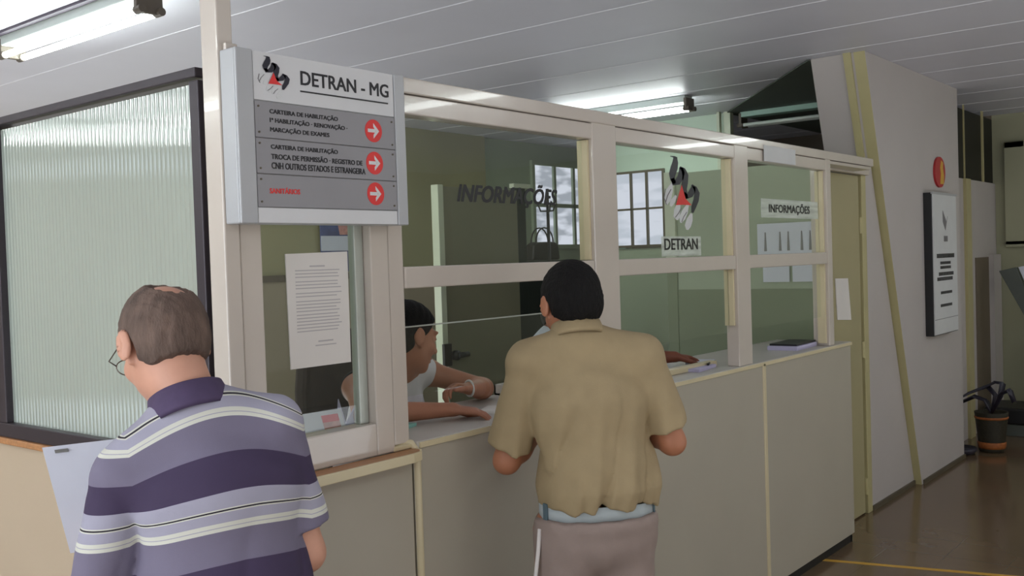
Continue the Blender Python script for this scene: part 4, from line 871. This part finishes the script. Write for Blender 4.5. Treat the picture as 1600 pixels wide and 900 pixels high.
def hair_prims(c, Rm, g=0.012, back=-0.075, front=0.055, slope=0.9, k=0.01, extra=None, ear=True):
    c = np.array(c, float); T = lambda x, y, z: c+Rm@v3(x, y, z); p = [(ell(T(0, -0.014, 0.031), (0.076+g*0.8, 0.096+g, 0.088+g), Rm), 0.02, 'u'), (ell(T(0, -0.035, -0.018), (0.066+g*0.6, 0.062+g*0.8, 0.068), Rm), 0.03, 'u')]
    def cutter(P):
        q = (P-c)@Rm; a = q[:, 1]-(front+(q[:, 2]-0.05)*slope); b = (back+np.maximum(q[:, 1]+0.03, 0)*1.3)-q[:, 2]
        return np.maximum(a, b)*0.7
    p.append((cutter, 0, 'i'))
    if ear:
        for s in (-1, 1): p.append((ell(T(s*0.090, -0.002, -0.010), (0.026, 0.028, 0.036), Rm), 0.006, 's'))
    if extra: p += extra
    return p
def hn(P): return 0.0011*np.sin(P[:, 0]*210+P[:, 2]*60+3*np.sin(P[:, 1]*40))*np.sin(P[:, 1]*170+P[:, 2]*90)+0.0010*np.sin(P[:, 0]*420+P[:, 1]*333+4*np.sin(P[:, 2]*60))
surf('hair', hair_prims(hc, HR, 0.014, -0.072), 0.004, MT['hair_k'], m2, hn); eyes(hc, HR, m2)

# ---------- man 1: striped polo shirt, reading at the left
B1 = math.atan2(1.70, 1.15); FACE1 = R(72)
m1 = thing('person', 'grey haired balding person in purple striped polo shirt reading papers on the left', 'person', (1.135, 1.68, 0), FACE1-math.pi/2)
db = FACE1-B1
def V1(x, y, z): return v3(x*math.cos(db)+y*math.sin(db), -x*math.sin(db)+y*math.cos(db), z)
X1 = V1(1, 0, 0.0)*0.5+v3(0.5, 0, 0)
J = dict(pelvis=V1(0.01, -0.02, 0.86), waist=V1(0.008, 0.0, 1.0), chest=V1(0.004, 0.0, 1.19), neck=V1(-0.040, 0.03, 1.335), shL=V1(-0.170, 0.0, 1.235), shR=V1(0.112, 0.03, 1.305), hem=V1(0.01, -0.02, 0.9))
hc = V1(-0.092, 0.085, 1.474); HR = rotm(14, 30, 2)
EL, ER = V1(-0.222, 0.035, 1.0), V1(0.168, 0.03, 1.035); WL, WR = V1(-0.22, 0.23, 1.045), V1(0.07, 0.22, 1.08)
pr = head_prims(hc, HR, J['neck'])+torso_prims(J, X1, -0.03, 0.95)+arm_prims(J['shL'], EL, WL)+arm_prims(J['shR'], ER, WR)
pr += hand_prims(WL, (-0.1, 1, 0.25), (0.9, 0, 0.2), 1, 35)+hand_prims(WR, (-0.6, 1, 0.1), (-0.3, 0, -1), -1, 25)
pr += leg_prims((-0.085, 0, 0.84), (-0.10, 0.02, 0.47), (-0.11, 0, 0.09), 0.9)+leg_prims((0.085, 0, 0.84), (0.10, 0.02, 0.47), (0.11, 0, 0.09), 0.9)
surf('body', pr, 0.0045, MT['skin1'], m1)
def folds1(P):
    low = np.clip((1.25-P[:, 2])/0.25, 0, 1)
    return 0.009*low*(0.6-np.abs(np.sin(P[:, 0]*22+np.sin(P[:, 2]*8)*0.9+P[:, 1]*8))**0.6)+0.0025*np.sin(P[:, 0]*30+P[:, 2]*36)*np.sin(P[:, 2]*20+P[:, 1]*30)
surf('shirt', shirt_prims(J, X1, EL, ER, 0.93, 0.80, 0.008, 0.97, 0.056, 0.84, (0.172, 0.118), 0.007), 0.006, MT['stripe'], m1, folds1)
collar(V1(-0.045, 0.036, 1.342), rotm(6, 24, -4), 0.068, 0.072, MT['purple'], m1, 0.045)
trousers(J, 0.90, m1, MT['trouser_d'])
for s in (-1, 1): shoe('shoe', (s*0.11, -0.01, 0.09), (s*0.15, 1, 0), m1)
ck = [(ell(np.array(hc)+HR@v3(0.004, -0.078, 0.125), (0.042, 0.044, 0.085), HR), 0.01, 's')]
surf('hair', hair_prims(hc, HR, 0.0065, -0.060, 0.045, 0.6, extra=ck), 0.004, MT['hair_g'], m1, hn); eyes(hc, HR, m1)
T = lambda x, y, z: tuple(np.array(hc)+HR@v3(x, y, z))
mb = MB()
for s in (-1, 1):
    mb.tube([T(s*0.033+0.024*math.cos(a), 0.104, 0.004+0.018*math.sin(a)) for a in [2*math.pi*i/20 for i in range(21)]], 0.0013, 6, False)
    mb.tube([T(s*0.057, 0.104, 0.01), T(s*0.078, 0.085, 0.012), T(s*0.084, 0.0, 0.012), T(s*0.083, -0.012, -0.005)], 0.0014, 6)
mb.tube([T(-0.01, 0.105, 0.008), T(0, 0.108, 0.011), T(0.01, 0.105, 0.008)], 0.0013, 6)
mb.build('spectacles', MT['wire'], m1, 0, True)
# papers held by man 1
cbp = thing('held_papers', 'white sheets with a small grey clip held beside the striped shirt', 'papers', (1.135, 1.68, 0), FACE1-math.pi/2)
a, b, c, d = V1(-0.352, 0.26, 1.258), V1(-0.305, 0.25, 1.03), V1(-0.150, 0.27, 1.035), V1(-0.185, 0.28, 1.262)
mb = MB(); nrm = np.cross(b-a, d-a); nrm = nrm/np.linalg.norm(nrm)*0.002
mb.v = [tuple(q) for q in (a, b, c, d)]+[tuple(q+nrm) for q in (a, b, c, d)]; mb.f = [(0, 1, 2, 3), (7, 6, 5, 4), (0, 4, 5, 1), (1, 5, 6, 2), (2, 6, 7, 3), (3, 7, 4, 0)]; mb.mi = [0]*6
mb.build('sheet', MT['paper_b'], cbp)
u = (d-a)/np.linalg.norm(d-a); w_ = (b-a)/np.linalg.norm(b-a); q = a+u*0.022+w_*0.008
mb = MB(); mb.v = [tuple(q+u*i+w_*j+nrm*k_) for k_ in (-1.5, 2.5) for i, j in ((0, 0), (0.026, 0), (0.026, 0.007), (0, 0.007))]
mb.f = [(0, 1, 2, 3), (7, 6, 5, 4), (0, 4, 5, 1), (1, 5, 6, 2), (2, 6, 7, 3), (3, 7, 4, 0)]; mb.mi = [0]*6; mb.build('clip', MT['steel'], cbp)

# ---------- clerk in white vest, seated behind the counter
fw = math.atan2(-0.34, 0.10); CX, CY = 2.40, 2.56
wm = thing('person', 'person with tied black hair in sleeveless white top leaning on the counter inside', 'person', (CX, CY, 0), fw-math.pi/2)
rt = np.array([math.sin(fw), -math.cos(fw)]); fd = np.array([math.cos(fw), math.sin(fw)])
def W(x, y, z): q = np.array([x-CX, y-CY]); return v3(q@rt, q@fd, z)
J = dict(pelvis=W(2.40, 2.66, 0.80), waist=W(2.42, 2.64, 0.93), chest=W(2.43, 2.55, 1.11), neck=W(2.395, 2.47, 1.270), shR=W(2.190, 2.43, 1.225), shL=W(2.605, 2.53, 1.225))
hc = W(2.408, 2.41, 1.366); HR = rotm(58, 14, -6)
ERr, WRr = W(2.085, 2.29, 1.160), W(2.335, 2.150, 1.150); ELl, WLl = W(2.755, 2.38, 1.155), W(2.555, 2.27, 1.185)
pr = head_prims(hc, HR, J['neck'], True)+torso_prims(J, (1, 0, 0), -0.004, 0.86)
pr += arm_prims(J['shR'], ERr, WRr, (0.046, 0.038, 0.034, 0.036, 0.022))+arm_prims(J['shL'], ELl, WLl, (0.043, 0.036, 0.032, 0.035, 0.022))
dR = W(2.44, 2.055, 1.13)-WRr; dL = W(2.42, 2.30, 1.21)-WLl
pr += hand_prims(WRr, dR, (0, 0, -1), 1, 16, 7, 1.0)+hand_prims(WLl, dL, (0.3, 0.2, -0.9), 1, 30, 5, 0.9)
pr += leg_prims((-0.09, 0.02, 0.80), (-0.10, 0.36, 0.74), (-0.10, 0.30, 0.34), 0.9)+leg_prims((0.09, 0.02, 0.80), (0.10, 0.36, 0.74), (0.10, 0.30, 0.34), 0.9)
surf('body', pr, 0.004, MT['skin3'], wm)
vp = torso_prims(J, (1, 0, 0), 0.012, 0.86)[:3]
for s in ('L', 'R'): vp.append((cone(np.array(J['neck'])*0.45+np.array(J['sh'+s])*0.55, np.array(J['sh'+s])*0.92+np.array(J['neck'])*0.08, 0.056, 0.056), 0.05, 'u'))
vp.append((cone(J['neck']+v3(0.0, 0.05, 0.01), J['neck']+v3(0.0, 0.11, -0.05), 0.045, 0.02), 0.01, 's'))
surf('vest', vp, 0.006, MT['white_c'], wm, lambda P: 0.002*np.sin(P[:, 0]*80+P[:, 2]*20))
for s, (E_) in (('R', ERr), ('L', ELl)):
    S = np.array(J['sh'+s]); d = (E_-S)/np.linalg.norm(E_-S); o1 = np.cross(d, (0, 0, 1)); o1 /= np.linalg.norm(o1); o2 = np.cross(d, o1); c = S+d*0.005-(np.array(J['neck'])-S)*-0.05
    MB().tube([tuple(c+(o1*math.cos(t)+o2*math.sin(t))*0.060) for t in [2*math.pi*i/24 for i in range(25)]], 0.006, 8, False).build('armhole_trim', MT['trim_c'], wm, 0, True)
hp = hair_prims(hc, HR, 0.014, -0.060, 0.050, 0.75)+[(ell(np.array(hc)+HR@v3(0, -0.135, 0.0), (0.04, 0.038, 0.04), HR), 0.01, 'u')]
hp = [hp[0], hp[1], hp[-1]]+hp[2:-1]
surf('hair', hp, 0.004, MT['hair_k'], wm, lambda P: 0.0012*np.sin(P[:, 0]*210+P[:, 2]*160)); eyes(hc, HR, wm)
trz = [(fcone((0, 0, 0.83), (0, 0.02, 0.78), (0.155, 0.12), (0.17, 0.12), (1, 0, 0)), 0.04, 'u')]
for s in (-1, 1): trz += [(cone((s*0.09, 0.02, 0.80), (s*0.10, 0.36, 0.75), 0.088, 0.064), 0.03, 'u'), (cone((s*0.10, 0.36, 0.75), (s*0.10, 0.31, 0.42), 0.062, 0.05), 0.03, 'u')]
surf('trousers', trz, 0.008, MT['trouser_d'], wm)
for s in (-1, 1):
    o = shoe('shoe', (s*0.10, 0.29, 0.09), (0, 1, 0), wm); o.location.z = 0.25
mb = MB().tube([tuple(np.array(WLl)+(np.cross(dL/np.linalg.norm(dL), (0, 0, 1))*math.cos(t)+v3(0, 0, 1)*math.sin(t))*0.027) for t in [2*math.pi*i/16 for i in range(17)]], 0.004, 6, False); mb.build('bracelet', MT['white_v'], wm, 0, True)
# high stool under her
stl = thing('counter_stool', 'dark counter stool under the seated person in the white top', 'stool', (2.41, 2.68, 0))
MB().lathe([(0.17, 0.66), (0.18, 0.69), (0.17, 0.715), (0.02, 0.72)], (0, 0, 0), 24).build('seat', MT['chair'], stl, 0, True)
for a in (45, 135, 225, 315): MB().tube([(0.10*math.cos(R(a)), 0.10*math.sin(R(a)), 0.665), (0.2*math.cos(R(a)), 0.2*math.sin(R(a)), 0.0)], 0.012, 8).build('leg', MT['steel'], stl)
MB().tube([(0.155*math.cos(t), 0.155*math.sin(t), 0.3) for t in [2*math.pi*i/24 for i in range(25)]], 0.008, 8, False).build('footring', MT['steel'], stl)

# ---------- second clerk, mostly hidden behind the khaki shirt
CX, CY = 3.52, 2.66; fw = R(-100)
c2 = thing('person', 'person in pale blue shirt with pink collar seated behind the khaki shirted customer', 'person', (CX, CY, 0), fw-math.pi/2)
rt = np.array([math.sin(fw), -math.cos(fw)]); fd = np.array([math.cos(fw), math.sin(fw)])
J = dict(pelvis=W(3.52, 2.72, 0.80), waist=W(3.52, 2.70, 0.93), chest=W(3.52, 2.66, 1.10), neck=W(3.52, 2.61, 1.265), shR=W(3.34, 2.60, 1.205), shL=W(3.70, 2.63, 1.215), hem=W(3.52, 2.72, 0.86))
hc = W(3.52, 2.56, 1.375); HR = rotm(0, 18, 0)
ERr, WRr = W(3.30, 2.38, 1.17), W(3.48, 2.26, 1.155); ELl, WLl = W(3.80, 2.42, 1.165), W(3.96, 2.26, 1.16)
pr = head_prims(hc, HR, J['neck'])+torso_prims(J, (1, 0, 0), -0.006, 0.95)+arm_prims(J['shR'], ERr, WRr)+arm_prims(J['shL'], ELl, WLl)
pr += hand_prims(WRr, (0.2, 1, -0.1), (0, 0, -1), 1, 15)+hand_prims(WLl, W(4.12, 2.22, 1.14)-WLl, (0, 0, -1), -1, 15)
pr += leg_prims((-0.09, 0.02, 0.80), (-0.10, 0.36, 0.74), (-0.10, 0.30, 0.34), 0.9)+leg_prims((0.09, 0.02, 0.80), (0.10, 0.36, 0.74), (0.10, 0.30, 0.34), 0.9)
surf('body', pr, 0.005, MT['skin4'], c2)
surf('shirt', shirt_prims(J, (1, 0, 0), ERr, ELl, 0.6, 0.6, 0.016, 0.95, 0.062, 0.84, (0.165, 0.125)) if False else shirt_prims(J, (1, 0, 0), ELl, ERr, 0.6, 0.6, 0.016, 0.95, 0.062, 0.84, (0.165, 0.125)), 0.007, MT['paleblue'], c2)
collar(J['neck']+v3(0, 0.005, 0.004), rotm(0, 20, 0), 0.066, 0.070, MT['pink_c'], c2, 0.030)
surf('hair', hair_prims(hc, HR, 0.009, -0.065, 0.030, 0.7), 0.0045, MT['hair_k'], c2, hn); eyes(hc, HR, c2)
surf('trousers', trz, 0.008, MT['trouser_d'], c2)
for s in (-1, 1):
    o = shoe('shoe', (s*0.10, 0.29, 0.09), (0, 1, 0), c2); o.location.z = 0.25
stl2 = thing('counter_stool', 'dark counter stool under the seated person in the pale blue shirt', 'stool', (3.52, 2.74, 0))
for ch_ in stl.children:
    q = ch_.copy(); COL.objects.link(q); q.parent = stl2
